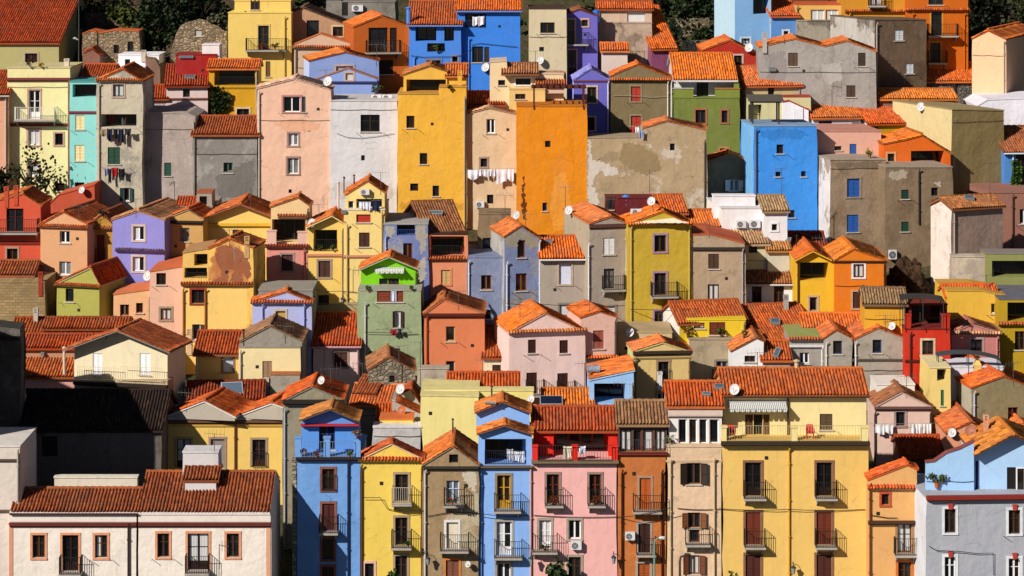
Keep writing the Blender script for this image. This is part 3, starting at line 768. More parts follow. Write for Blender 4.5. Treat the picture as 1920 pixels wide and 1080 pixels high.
# ================================================================== middle band, left
h = H('salmon red house with a balcony door below a wide low gable', 'd6573a', -70, 76, 560, [(-70,392),(42,364),(76,386)], """
d 12 391 44 434 4a2018 B=50,30,.9
d 13 466 33 490 T=b09078""", roof='c0522a', band='455,8a3020,.14', cor='', dp=4)
H('salmon wall with a small chimney behind the salmon red house', 'c8583a', 84, 177, 470, [(84,392),(110,366),(177,347)], '', roof=None, dp=3)
h = H('peach house with white casement windows and a tile cornice under its gable', 'd8a274', 76, 163, 578, [(76,421),(119,398),(163,420)], """
w 112 433 131 456 S
w 111 490 133 516 C""", roof='b84a28', cor='424', yaw=-12, dp=6)
h = H('narrow ochre house with a tall red brown shutter in the shade of its neighbour', 'b78638', 163, 211, 566, [(163,424),(192,402),(211,420)], """
s 181 440 196 490 7a2c18 R
s 183 503 195 510 7a2c18""", roof='b0623a', cor='428', yaw=-8, dp=5)
h = H('lavender blue house with two framed windows and a line of tiles between', '8f8acc', 211, 308, 588, [(211,412),(259,396),(308,412)], """
w 250 424 270 451 T=cdb8a0 K=half
w 249 481 270 509 T=cdb8a0 K=half""", roof='b57a4e', cor='469,217,307,6a4a5a', yaw=-10, dp=7)
h = H('small dusty ochre house with one grey window and a dark eave', 'c79b5c', 309, 380, 574, [(309,411),(352,394),(380,411)], """
d 337 427 355 453 8a8078 S C
b 336 484 352 494 c8b090""", roof='c04a24', band='415,2a2018,.16,.25', vc='a8946a', dp=3.5, yaw=-8)
H('grey rooftop block with a stump tower and a short red roof', 'a09684', 334, 398, 520, 389, '', roof=None, st='worn', pc='8a8070')
H('', 'a89c8a', 369, 397, 516, 362, """d 374 368 388 385""", of=HOUSES[-1], roof=None, dp=2, parcol='b0603a')
H('', '9a8a70', 333, 370, 517, ('E', 388, 371), '', of=HOUSES[-1], roof='b03c20')
h = H('wide butter yellow house with deep red edged eaves and yellow string', 'f2ca70', 384, 512, 556, [(384,407),(452,382),(512,405)], """
s 436 431 453 449 3a2418""", roof='c05a2e', band='421,e0b030,.2,.2', vc='a8604c', ov=0.6, out=0.3, dp=5)
h = H('cream gable with a tiled awning and shaded terrace above a pink front', 'ecc890', 508, 580, 585, [(524,388),(558,371),(580,386)], """
t 510 411 573 454 x=.25 d=1.5""", roof='c0663a', cor='406,520,578,9a4a30', dp=2.5)
H('', 'e29484', 500, 577, 597, 464, """s 528 477 549 508 4a2a24 T=a89088""", of=h, roof=None, pipe='570,466', pipec='c87a70', cor='462,500,577,8a2c20', dp=1.2)
H('', 'e6b8a4', 500, 518, 596, 434, '', of=h, roof=None, dp=.2)
H('', 'e6b8a4', 558, 577, 596, 436, '', of=h, roof=None, dp=.2)
h = H('yellow house with an arched planted loggia beneath an orange roof', 'f0ca6c', 577, 646, 597, [(577,425),(623,404),(646,418)], """
t 588 431 632 471 x=.5 d=1.3 R
s 597 489 619 520 4a2c20 T=a89080""", roof='c8602c', band='478,d08a6a,.14', vc='f0d890', ov=.5, dp=4)
h = H('pale yellow tower house with a red clay lattice and laundry terrace on top', 'f2d484', 645, 721, 604, 394, """
b 668 402 695 417 b0301c
s 673 436 693 463 46281c S""", roof=None, band='480,d08a6a,.14', pipe='651,420 716,396', pipec='c8a860', parcol='e8d8c0')
H('', 'f2d484', 648, 721, 596, [(648,365),(689,340),(723,362)], """t 668 373 716 394 x=.3 d=1.5
w 653 377 663 392""", of=h, roof='cc5c2a', dp=3.5)
h = H('peeling blue house with a red brown door and a blue railing gap', '7884b4', 720, 802, 610, 421, """
t 744 422 778 441 R=2a4a8a d=1.0
d 756 456 773 485 8a3a1c""", roof=None, st='worn', pc='a8a094', pipe='723,440', pipec='b8c0e0', parcol='a8a49c')
h = H('salmon house with a shaded terrace under a steep brown tiled roof', 'e08e66', 804, 877, 606, 440, """
t 808 443 870 482 x=.4 d=1.6 R
s 827 506 844 533 c8a468 T=e08e66""", roof=None, cor='485', pipe='806,440', pipec='c8603a', parcol='3a2418', dp=2.5)
H('', '8a6a58', 800, 872, 599, ('E', 440, 378), '', of=h, roof='96583a', yaw=15, pitch=.42, zb=441)
h = H('blue grey plaster house with two brown windows and an open roof deck', '808aa6', 877, 946, 616, 483, """
d 902 516 921 543 8a4a20 S
d 903 581 921 598""", roof=None, st='worn', pc='8f96ac', pipe='879,488', pipec='d8d8dc')
h = H('blue grey gabled house with a cement top and three brown windows', '7f8cb0', 946, 1012, 624, [(946,443),(976,424),(1012,447)], """
d 970 450 985 483 8a4a20
d 967 513 988 545 8a4a20 S
x 968 582 985 590""", roof='cc6836', side='b8b4ac', st='worn', pc='9a9284', pipe='950,490 1011,450', pipec='d8dce4', yaw=13, dp=6)
H('brown walled roof terrace with a dark awning behind the blue grey houses', '8c7658', 898, 957, 560, 402, """x 905 446 930 480""", roof=None, st='worn', pc='6a5a48', dp=3)
h = H('low taupe house with a single white blind beneath a bright orange roof', 'ac9e8e', 1014, 1104, 626, ('E', 482, 444), """
b 1048 495 1071 533 d2d6e4 T=c0a890
b 1049 571 1072 590 c8c8c8 T=8a8274""", roof='d65c20', pipe='1099,484', pipec='e0dcd8', yaw=3)
h = H('taupe house with white shutters and a white gutter beneath a pediment', 'a99a8a', 1106, 1178, 644, [(1106,419),(1143,407),(1178,418)], """
s 1131 446 1152 477 dededa S
d 1132 504 1152 541 B=4,18,.7 C
s 1132 575 1153 594 c8ccc8 T=988a7c""", roof='cf6a38', side='b4a68c', st='soft', band='424,5a3a34,.24,.16', pipe='1103,455 1174,423', pipec='e4e2e0', yaw=12, dp=8)
h = H('olive yellow house with mauve framed windows below a white pediment', 'c8a836', 1179, 1296, 652, [(1179,420),(1242,397),(1296,420)], """
d 1227 441 1249 472 T=a8849a
d 1227 512 1249 553 T=a8849a B=8,20,.8
d 1227 583 1244 624 T=a8849a""", roof='d6601f', cor='421', pipe='1183,423 1292,423', pipec='c8b060', st='soft', yaw=7, dp=3.5)
h = H('beige brown house with dark shutters and a slanting stained parapet', 'b59c7e', 1297, 1396, 642, [(1297,441),(1330,440),(1396,457)], """
s 1328 476 1348 504 4a3424 S
d 1327 533 1348 563""", roof=None, st='worn', pc='a08a6c', pipe='1392,466', pipec='a8a8b0', band='466,3a2c28,.2', parcol='c05a30')
H('dark red and white attic under two orange roofs behind the olive house', '7a2a28', 1284, 1348, 560, ('E', 423, 395), '', roof='d66a2e', yaw=6)
H('', '6a2420', 1226, 1286, 552, ('E', 397, 367), '', of=HOUSES[-1], roof='cf5420', yaw=6)
H('dark red attic wall with a green door beside the blue barrel', '6a1e20', 1136, 1222, 545, 372, """d 1136 369 1150 393""", roof=None, dp=2)
h = H('white terrace block with two air conditioners on its wall', 'efebe8', 1353, 1435, 560, 391, '', roof=None, side='efe6d8', yaw=6, parcol='d8d4d0')
H('', 'ece8e6', 1339, 1416, 545, 368, '', of=h, roof=None, dp=1, yaw=4)
h = H('narrow white tower with a small framed window and a little tan roof', 'ece9e6', 1433, 1476, 572, ('E', 393, 368), """
d 1447 420 1457 432 T=f4f2f0""", roof='a9845a', yaw=4)
h = H('low cream house under a tan tiled roof in front of the white block', 'd8d0a4', 1363, 1440, 585, ('E', 455, 428), """x 1404 461 1420 474""", roof='b0845a', yaw=6)
H('', 'd0c8b4', 1440, 1480, 586, ('E', 467, 445), '', of=h, roof='b0743e', yaw=4)
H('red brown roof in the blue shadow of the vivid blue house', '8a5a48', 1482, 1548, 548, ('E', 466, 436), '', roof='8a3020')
h = H('white house with two dark windows beneath a brown tiled roof', 'eae8ea', 1394, 1491, 605, ('E', 529, 479), """
d 1410 537 1428 567
d 1451 536 1470 570""", roof='9c5a38', pipe='1394,531', pipec='d0d0d4')
h = H('yellow house with a shaded loggia below a small orange gable', 'e8b62a', 1491, 1564, 632, [(1491,487),(1523,470),(1558,487),(1564,488)], """
t 1500 492 1553 526 x=.5 d=1.5
d 1518 557 1532 583 8a8078 T=c8a888""", roof='d0561e', vc='e8c038', ov=.5, pipe='1496,490', pipec='5a3a1c')
h = H('bright orange house with a white framed window and hipped roof', 'e27a18', 1565, 1662, 640, [(1565,488),(1600,468),(1662,488)], """
d 1600 495 1620 520 T=e8e4e0
s 1599 547 1617 578 4a2c24 T=c8a078""", roof='d87026', band='490,4a2a18,.1', pipe='1658,490', pipec='4a2a18')
# ================================================================== lower middle, left
h = H('rough tan brick wall house beneath patched tiles at the left edge', 'a2885e', -60, 83, 650, 530, '', roof=None, st='brick', side='8a7a68')
H('rusty patched roof with red tiles over a dark yard at the left edge', '8a4a38', -40, 62, 620, ('E', 513, 490), '', roof='9a4a2c')
h = H('olive green cottage with one dark window and a red roof', 'a9a450', 107, 186, 640, [(107,532),(170,503),(186,533)], """
d 123 541 138 566 3a2418""", roof='b43e1e', cor='534', vc='b8a878', yaw=-16, dp=7)
h = H('low peach house with a canopied window and a slanting orange roof', 'efb684', 213, 284, 660, [(213,553),(284,543)], """
d 225 571 242 592 8a5a38
d 255 568 268 587 a05030""", roof=None, parcol='d8784a', dp=4)
H('', 'e6b69c', 281, 343, 664, [(281,510),(343,500)], """
d 293 512 311 534 2a1810
d 301 578 321 600 6a3020 T=a89078 K
s 298 622 323 634 a8906c""", of=h, roof=None, parcol='d06a3c')
h = H('yellow house with a huge patch of flaked red brown plaster', 'f8ce74', 342, 473, 690, 537, """
d 359 543 383 569 3a1c14 T=9a3a24
o 360 608 376 638 4a2418 r w""", roof=None, cor='533,342,473,9a3a22', pipe='344,540 385,540', pipec='b06a30', parcol='c88a4a')
H('', 'f0c060', 392, 474, 684, [(392,466),(431,449),(474,465)], '', of=h, roof='b4552c', st='worn', pc='a8583a', side='7a6450', dp=3.5, yaw=-8)
H('', 'ecc068', 343, 393, 682, [(343,475),(393,466)], """t 364 476 389 498 d=1.4 x=.6
t 346 502 388 521 d=1.0 x=.5 R""", of=h, roof=None, dp=4, parcol='b88a5a')
h = H('pale lilac house with a tan blind under a tile edged pediment', 'b2b6dc', 473, 584, 742, [(482,566),(537,547),(576,566)], """
b 517 583 535 612 c09a58 T=c8b49c""", roof='c2512a', cor='567', pipe='492,570 570,570', pipec='a8b0e8', dp=1.5)
H('grey cement back house behind the pale lilac house', '8f8a80', 485, 586, 728, 545, '', roof=None, st='worn', pc='a09a8c', dp=4, parcol='9a9284')
h = H('pink cottage with one brown shutter beneath a wide red roof half in shadow', 'e8cabc', 588, 673, 745, ('E', 645, 588), """
s 627 660 651 688 4a241e T=9a8a80""", roof='b43c1a', cor='651', pipe='671,652', pipec='c89aa8')
H('ochre yard wall with tile coping between the lilac and green houses', 'b09a70', 584, 674, 660, 571, """x 597 553 617 571""", roof=None, st='worn', pc='988460', dp=.5)
h = H('grey green house with wooden lattice, open dark shutters and drying clothes', '9ca97e', 672, 789, 735, 545, """
s 707 546 756 566 7a3418
o 741 583 751 614 3a1e20 w K
d 692 659 704 678
d 733 653 750 673 4a2a20""", roof=None, st='worn', pc='a2a284', pipe='685,566', pipec='c8c4bc', parcol='a8a494')
h = H('small lime green attic house with a dark door and striped white awning', '7ecc14', 677, 783, 700, [(677,504),(730,481),(783,503)], """
d 711 522 727 545 2a1a14
s 728 522 748 545 2a1a1a""", roof='cf6428', vc='a8b898', dp=2.5, ov=0.5)
h = H('terracotta house with two windows and a low roof in deep shadow', 'da7e52', 796, 908, 735, [(796,588),(832,562),(908,587)], """
d 836 612 853 640 c8a070 S
w 836 677 853 701 d8b080""", roof='b05c34', band='590,5a2014,.18,.25', pipe='800,592', pipec='c05a3a', vc='c87850', dp=4)
h = H('low cream house with one dark window under a shadowed tiled roof', 'e6d4ae', 907, 958, 740, ('E', 667, 612), """
s 923 684 942 702 3a2018""", roof='b8481e')
h = H('broad pale pink house with four brown shuttered windows under an orange gable', 'f2d2c6', 955, 1097, 785, [(955,624),(1022,588),(1097,622)], """
s 990 637 1005 662 3c1c14
s 1049 638 1065 662 3c1c14
s 987 699 1007 738 3c1c14 B=2,12,.7 S
s 1045 700 1065 740 3c1c14 B=2,12,.7 S""", roof='da6420', cor='624,,,c8703c', vc='d8a080', yaw=12, dp=5)
h = H('pink house with one rosy shutter and a small tile awning', 'e8bcaa', 1089, 1156, 760, [(1089,595),(1123,584),(1156,594)], """
s 1112 620 1132 654 a05848 S
s 1110 683 1132 696 9a5848 T=a08878""", roof='d65a20', cor='672', yaw=12, dp=4)
h = H('white flanked house with a bright yellow planted terrace under red tiles', 'e6c42a', 1288, 1398, 712, 600, """
d 1301 605 1321 616
s 1330 604 1360 628 6a2c14""", roof=None, dp=4)
H('', 'e6c42a', 1274, 1398, 711, ('E', 601, 565), '', of=h, roof='b04824', yaw=12, pitch=.42, side='e8e0d4') 
H('', 'ae9c7e', 1292, 1412, 722, 637, """d 1343 677 1364 717 8a8a90 T=8a7a68 B=8,4,.6""", of=h, roof=None, st='worn', pc='8f8068', dp=3, side='e8e0d2')
h = H('light yellow house with a French window beneath an orange pediment', 'e0c27e', 1188, 1296, 815, [(1188,660),(1243,643),(1296,660)], """
d 1234 678 1254 719 2a2420 T=a8886a R
w 1232 737 1252 754 T=a8886a""", roof='d66a38', band='661,3a2c20,.18,.3 670,c8a868,.1', pipe='1191,670 1292,670', pipec='8a6a48', side='b8d090', vc='d8c080', yaw=6, dp=2.6)
H('tan parapet house wedged left of the white flanked house', 'cdb384', 1158, 1260, 730, 624, """d 1161 662 1164 682""", roof=None, st='soft', parcol='b8a078', dp=4)
h = H('little white house with one dark slot window and an orange lean-to roof', 'eae8e4', 1372, 1432, 765, [(1372,658),(1418,634),(1432,640)], """
d 1396 667 1416 679""", roof='c86a38', dp=4)
H('', 'c8b8a8', 1430, 1481, 770, ('E', 672, 640), '', of=h, roof='b84a22')
h = H('grey cement house with a white window beneath a green ledge', 'a69e92', 1481, 1546, 745, [(1481,632),(1546,632)], """
w 1499 661 1517 682""", roof=None, st='worn', pc='8c857a', cor='636', band='648,d8d4d0,.14,.2', pipe='1541,650', pipec='e4e2e0', parcol='9aa05a')
h = H('stone flanked house with a patched red roof and roof window', 'cbb89e', 1424, 1530, 700, ('E', 632, 571), '', roof='bb4c24', yaw=14, pitch=.46, st='stone', dp=7)
H('wide orange tiled roof lying behind the two grey gables', 'b8a890', 1508, 1632, 690, ('E', 612, 589), '', roof='d05a24')
h = H('pair of grey gables with dark blue windows and flower boxes', 'a89e8e', 1545, 1601, 752, [(1545,634),(1568,619),(1601,636)], """
d 1562 639 1579 664 2a3a6a S""", roof='cc5e34', st='worn', pc='948b7c', pipe='1549,640', pipec='e0dcd4', dp=3.5)
H('', 'a89e8e', 1599, 1698, 752, [(1599,637),(1646,615),(1698,634)], """
d 1636 637 1653 662 2a3a6a S
d 1638 702 1655 719 2a2a5a S""", of=h, roof='cc5830', st='worn', pc='948b7c', band='674,5a5044,.1', pipe='1604,640 1694,640', pipec='e0dcd4', dp=4)
h = H('scarlet house with one cream framed window and a dark awning terrace', 'c63018', 1698, 1781, 772, 618, """
d 1729 638 1750 665 T=d8c09c
d 1728 702 1743 752 2a1814 T=c8b89a""", roof=None, band='676,5a1a10,.12', pipe='1707,622', pipec='3a2420', dp=5, parcol='7a2014')
H('', 'ba2c16', 1698, 1708, 772.5, 592, '', of=h, roof=None, dp=.4, zb=617)
H('', 'ba2c16', 1767, 1781, 772.5, 592, '', of=h, roof=None, dp=.4, zb=617)
H('', '7a2a1c', 1704, 1776, 745, 572, """t 1709 573 1768 617 d=1.2""", of=h, roof=None, dp=2)
h = H('ochre flanked house with a tan roof behind the scarlet house', 'e2a62a', 1621, 1698, 742, ('E', 568, 541), '', roof='8e6c48', pitch=.3, yaw=-4)
h = H('dusky pink house with a tile edged pediment beside the scarlet house', 'c27c72', 1784, 1874, 735, [(1784,624),(1822,608),(1874,624)], """
d 1820 636 1842 660 T=a8908a""", roof='b86a58', cor='625,,,c89868', vc='c08a80', pipe='1869,630', pipec='c88a80', dp=3)
h = H('yellow house with a dark covered terrace beneath an orange roof, right edge', 'e2b23e', 1776, 1890, 690, [(1776,546),(1840,546),(1890,556)], """
w 1858 569 1877 588
""", roof=None, side='eabc3c', dp=5, parcol='c89a3a')
H('', 'eabc3c', 1776, 1870, 684, ('E', 556, 535), '', of=h, roof='cf4a1c')
H('', 'b8961c', 1874, 1990, 715, 562, """t 1889 567 1960 602 d=1.5 x=.2
d 1903 621 1921 656""", of=h, roof=None, cor='608', parcol='6a6a70')
# ================================================================== lower left
h = H('flat topped house end coloured dark for deep shade against the left edge', '5a544c', -90, 37, 985, [(-90,610),(-8,610),(37,616)], '', roof=None, st='worn', band='632,3a302a,.16,.3', dp=1.5, parcol='3a3632')  # wall and coping tones darkened to stand in for shade
H('tall unseen house beyond the left edge, shaped to cast shade', 'c8b898', -480, -70, 1175, [(-480,445),(-300,525),(-70,604)], '', roof='a84c2c', dp=6, base=0)  # unseen block, outline set so its shadow falls on the houses behind
h = H('cream gabled house with two white doors on a long railed balcony', 'e8dab4', 140, 314, 855, [(140,650),(229,617),(314,652)], """
s 174 662 192 704 f2f0ec
s 262 662 282 704 f2f0ec
""", roof='b24c2e', st='clean', vc='8a7a6a', side='c8c0c8', ov=0.9, out=0.5, dp=3.2, yaw=-14)
H('', 'b8a07c', 142, 314, 862, 715, """b 252 745 277 793 d8c08a T=a8906c""", of=h, roof=None, st='worn', pc='c8b494', band='716,2a201c,.2,.35', dp=1.0, yaw=-14)
H('long red roof wedged behind the cream gabled house', 'b88a6a', 36, 178, 800, ('E', 649, 628), '', roof='b03818')
H('', 'e0a898', 40, 146, 835, ('E', 703, 655), """x 48 728 82 740""", of=HOUSES[-1], roof='b8582e')
H('low stone outhouse with a long red tiled roof', '9a8668', 84, 238, 760, ('E', 613, 597), '', roof='a8401e', st='stone')
H('', '8a7a60', 22, 80, 764, ('E', 626, 597), '', of=HOUSES[-1], roof='a0401e')
h = H('golden house with a white blind window under a wide red tiled roof', 'eec06e', 367, 452, 790, ('E', 661, 622), """
b 419 668 437 697 b8c0cc T=8a6a58""", roof='a83c1e', vc='8a5030')
h = H('cream house with a long tan shutter and a weathered brown hip roof', 'ecdaa2', 448, 563, 815, 652, """
s 492 677 510 733 9a7a5a
""", roof=None, dp=6, parcol='9a9080', side='ecdaa2')
H('', '9a9284', 452, 566, 812, [(452,640),(505,612),(566,640)], '', of=h, roof='9a6a48', st='worn', vc='8a7858', dp=4)
H('', 'a89e8c', 508, 562, 830, 703, '', of=h, roof=None, dp=1.2, st='worn', parcol='b06a3a')
h = H('yellow house with white edged twin gables and three tall grey framed windows', 'eec86c', 312, 530, 935, [(312,786),(530,788)], """
d 331 823 358 877 T=b8a070
b 395 823 421 878 8a8078 T=a88a80
d 473 824 498 875 T=a89078 R""", roof=None, band='789,6a4a34,.14,.3 796,d8a850,.12', pipe='441,792', pipec='7a3a20', parcol='e4ddd0')
H('', 'b4aa98', 312, 440, 934, [(312,781),(384,753),(440,782)], '', of=h, roof='cc4e24', vc='e0d8cc', zb=784, yaw=-11, dp=4)
H('', 'b4aa98', 440, 530, 934, [(440,783),(510,757),(530,764)], '', of=h, roof='cc4e24', vc='e0d8cc', zb=784, yaw=-11, dp=4)
h = H('dark red roofs with a skylight panel behind the twin gables', 'd8d0cc', 352, 492, 870, ('E', 746, 716), '', roof='8c2c1c', yaw=4)
h = H('long tiled house coloured dark for the shade of something tall beyond the frame', '6a6058', 38, 302, 995, ('E', 802, 733), """
x 78 818 108 856 A""", roof='2e1d18', st='worn', pc='6a6058', dp=8, pitch=.45)  # shade also put into the darkened roof and wall colours
h = H('pale pink plastered house end at the lower left corner', 'dccfc0', -80, 37, 1235, 838, '', roof=None, band='862,5a4a40,.1 957,6a5a50,.1', st='soft', dp=5, parcol='e0d8cc', Y=146.2)
h = H('long pale pink house with orange framed windows, two iron balconies and a brown tiled roof', 'f2e6d6', 20, 258, 1245, ('E', 958, 917, 'shed'), """
d 61 1003 84 1046 T=e09c74
w 117 1003 147 1071 2a1410 T=e09c74 B=3,8,.75
d 178 1003 201 1046 T=e09c74""", roof='8f4228', st='soft', pipe='241,980', pipec='4a2420', vc='e4d8cc', ov=.15, pitch=.4, band='968,e8dccf,.6,.1 982,6a2c24,.18,.2', out=.02, Y=145.6)
H('', 'f2e6d6', 258, 506, 1245, ('E', 958, 886), """
d 295 1000 317 1045 T=e09c74
w 352 1000 391 1069 2a1410 T=e09c74 B=3,3,.75
d 425 1000 448 1045 T=e09c74""", of=h, roof='8f4228', st='soft', vc='e4d8cc', ov=.15, pitch=.4, band='968,e8dccf,.6,.1 982,6a2c24,.18,.2', out=.02, Y=145.6)
H('', 'd6d2ce', 347, 405, 1200, ('E', 900, 876, 'shed'), '', of=h, roof='8f4228', Y=147.4, base=2, ov=.05)
H('', 'dc9878', 17, 24, 1245, 984, '', of=h, roof=None, dp=.2, Y=145.57)
H('', 'e0a484', 499, 507, 1245, 984, '', of=h, roof=None, dp=.2, Y=145.57)
H('', 'd8d0ba', 102, 257, 1222, 896, '', of=h, roof=None, dp=.5, parcol='e4dcc8', Y=147.65, base=2)
H('', 'd6d2ce', 343, 409, 1205, 849, '', of=h, roof=None, dp=1.6, parcol='dcd8d4', Y=148.6, base=2)
# ================================================================== front row
h = H('grey house with a cement pediment wedged between the yellow and blue houses', '968c72', 532, 643, 1010, [(532,752),(585,726),(643,750)], """
w 575 762 588 772""", roof='c8481e', st='worn', pc='8a8068', band='752,2a221c,.2,.4', pipe='534,765', pipec='b0b0b4', vc='8a8270', dp=4)
h = H('blue house with brick framed windows and a planted roof terrace', '72a2dc', 557, 676, 1150, 858, """
d 604 879 627 919 T=8a5a4c R
s 604 944 627 994 4a1a14 T=8a5a4c B=5,8,.75
d 604 1010 626 1050 T=8a5a4c
d 604 1062 626 1092 T=8a5a4c""", roof=None, band='858,2a2024,.16,.35', pipe='653,862', pipec='2a3050', st='soft')
H('', '5c96dc', 566, 672, 1120, [(566,784),(621,764),(672,786)], """
d 598 797 628 843 2a3a6a""", of=h, roof='c07036', vc='6a5040', band='795,c03040,.06,.5', dp=2.0, ov=0.7)
for a, b in ((553, 565), (607, 619), (664, 676)): H('', '72a2dc', a, b, 1151, 822, '', of=h, roof=None, dp=.3, zb=857)
H('', '9a9080', 548, 557, 1150, 866, '', of=h, roof=None, st='stone', dp=3)
h = H('lemon yellow house with a tile edged gable and three balcony doors', 'eecd5c', 676, 793, 1150, [(676,861),(734,833),(793,861)], """
d 741 889 765 940 T=b09878 B=6,8,.75 R=c8c0a8
d 741 970 764 1022 T=b09878 B=7,8,.75
d 741 1042 763 1090 T=b09878
d 684 1056 701 1095 T=e8b8a8""", roof='c04a2a', cor='862', vc='e8c8a0', pipe='678,870 791,870', pipec='6a4420', dp=1.3)
h = H('unrestored brown house with a round attic window and ornate iron balcony', 'a58a66', 795, 896, 1152, [(795,871),(849,838),(896,872)], """
x 842 852 859 868 A
d 837 901 861 944 c8d8f0 C B=5,10,.65
b 837 979 859 1028 dcd0b8 T=e8e4dc B=12,20,.75
s 836 1050 860 1090 7a4a38 T=d08040""", roof='d4682e', st='worn', pc='c4b898', band='876,3a322a,.12,.25', pipe='797,880', pipec='c8c4bc', vc='8a7a60', dp=4.6)
h = H('sky blue house with two small stacked gables above a shaded loggia', '8cb6f0', 897, 997, 1150, [(897,812),(946,796),(997,812)], """
t 909 823 986 871 R x=.4 d=1.8
d 932 891 957 954 c8942a T=9a8468 B=6,20,.7
w 931 978 959 1041 T=b0a898 B=5,20,.7 K=half
w 932 1056 957 1095 T=a89878""", roof='cf6c30', band='874,6a5a48,.1,.3', pipe='902,880', pipec='7aa6e8', vc='8a5038', dp=2.2, ov=0.4)
H('', '8cb6f0', 893, 993, 1125, [(893,772),(942,752),(993,772)], '', of=h, roof='cf6c30', vc='8a5038', dp=2.2, ov=0.4, zb=800)
h = H('rose pink house with a bright red top floor and tiled roof', 'f0b4ac', 998, 1158, 1150, 866, """
d 1025 889 1048 944 6a2a14 T=9a8070 B=4,8,.65
d 1105 889 1127 944 6a2a14 T=9a8070 B=4,8,.65
w 1011 975 1033 1030 T=a89c88 B=13,12,.75
w 1066 975 1089 1011 T=a89c88
d 1066 1044 1089 1092 T=a89c88
d 1034 1058 1053 1090 T=a89078""", roof=None, band='864,7a6a50,.16,.4', pipe='995,872', pipec='d8a89a')
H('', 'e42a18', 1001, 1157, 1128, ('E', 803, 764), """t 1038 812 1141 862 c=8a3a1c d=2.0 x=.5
""", of=h, roof='a83c22', pitch=.42)
for a, b in ((998, 1008), (1073, 1083), (1147, 1158)): H('', 'e42a18', a, b, 1151, 838, '', of=h, roof=None, dp=.3, zb=864)
h = H('rust orange house with a glazed top floor and orange brown shutters', 'c4733a', 1158, 1250, 1150, 851, """
s 1199 896 1220 955 b4561c T=b09074 B=13,20,.7
s 1197 982 1219 1036 3a1c14 T=a8988c B=5,10,.65
s 1196 1056 1218 1092 a04c1c T=a8a090""", roof=None, pipe='1166,880 1241,880', pipec='4a2014', band='850,7a2a1c,.14,.2', st='soft')
H('', '5a4438', 1160, 1250, 1142, ('E', 791, 753), """
w 1162 806 1184 846 3a2418 K
w 1188 806 1202 846 7a2a14
w 1206 806 1224 846 7a2a14 K
w 1228 806 1248 846 3a2418 K""", of=h, roof='8c6240', pitch=.45)
h = H('cream pink house with open dark shutters and a white framed window band on top', 'e8c6a2', 1250, 1353, 1150, 838, """
o 1288 868 1314 908 2c2018
o 1290 961 1313 990 7a4a28
d 1292 993 1311 1017 6a4028 B=8,20,.65
o 1291 1041 1312 1077 6a3a20 K""", roof=None, pipe='1257,860 1339,858', pipec='c8b488', st='worn', pc='dcbc98', band='863,d8b890,.06,.05')
H('', 'ece4dc', 1254, 1353, 1138, ('E', 757, 717), """
w 1272 786 1288 832
w 1292 786 1307 832
w 1311 786 1326 832
w 1330 786 1348 832""", of=h, roof='b8421c', pitch=.42, band='768,d8c0b0,.7,.15 779,3a3028,.16,.05')
h = H('big yellow house with double balconies and a railed terrace below long red tiles', 'ecc26a', 1353, 1628, 1150, 828, """
d 1397 867 1427 930 2a1a14 T=8a6048 B=4,8,.75
d 1531 867 1560 930 2a1a14 T=8a6048 B=4,8,.75
s 1398 960 1426 1021 6a2c18 T=8a6048 B=4,8,.75
s 1531 960 1559 1021 6a2c18 T=8a6048 B=4,8,.75
s 1398 1040 1426 1092 4a2218 T=8a6048
s 1531 1040 1559 1092 4a2218 T=8a6048""", roof=None, band='829,3a2c20,.18,.5', pipe='1479,838', pipec='dca83c', st='clean')
H('', 'efdc9c', 1357, 1624, 1118, ('E', 737, 692), """
s 1397 777 1412 822 5a3a20
d 1413 777 1430 822
s 1431 777 1443 822 6a4a28
s 1537 776 1561 806 5a4630""", of=h, roof='b24a24', pitch=.36, pipe='1477,738', pipec='4a3020')
for a, b in ((1353, 1363), (1484, 1495), (1614, 1628)): H('', 'f0dc94', a, b, 1151, 802, '', of=h, roof=None, dp=.35, zb=827)
h = H('narrow apricot house with a red framed window and a half hidden gable', 'e2aa68', 1629, 1719, 1160, [(1629,899),(1700,872),(1719,880)], """
d 1653 926 1667 947 T=c04a28
d 1683 982 1709 1036 T=a07a50 B=8,8,.7
d 1684 1054 1708 1095 T=d06a28""", roof='d24c22', cor='914', pipe='1631,905', pipec='7a3a20', band='978,4a3020,.14,.3', dp=1.3) 
h = H('pale grey house with arched white framed windows and red keystones', 'b0b2b8', 1738, 1960, 1190, 936, """
d 1771 954 1792 999 T=e8ecea A Q
d 1891 956 1913 1001 T=e8ecea A Q
w 1771 1044 1792 1088 T=e8ecea A Q
w 1891 1047 1913 1091 T=e8ecea A Q""", roof=None, side='e4e6ea', yaw=3, band='932,8a2c20,.2,.4', st='soft', dp=6)
H('', 'a6ccee', 1737, 1826, 1172, [(1737,868),(1752,866),(1775,850),(1800,842),(1826,828)], '', of=h, roof=None, dp=.35, parcol='8a4a44')
H('', 'aed0f0', 1826, 1990, 1168, [(1826,848),(1895,812),(1990,850)], """
s 1888 876 1905 926 1a1210
w 1905 876 1922 928
s 1829 864 1834 922 2a2a6a""", of=h, roof='c8702c', vc='5a3a2c', dp=4, ov=0.8)
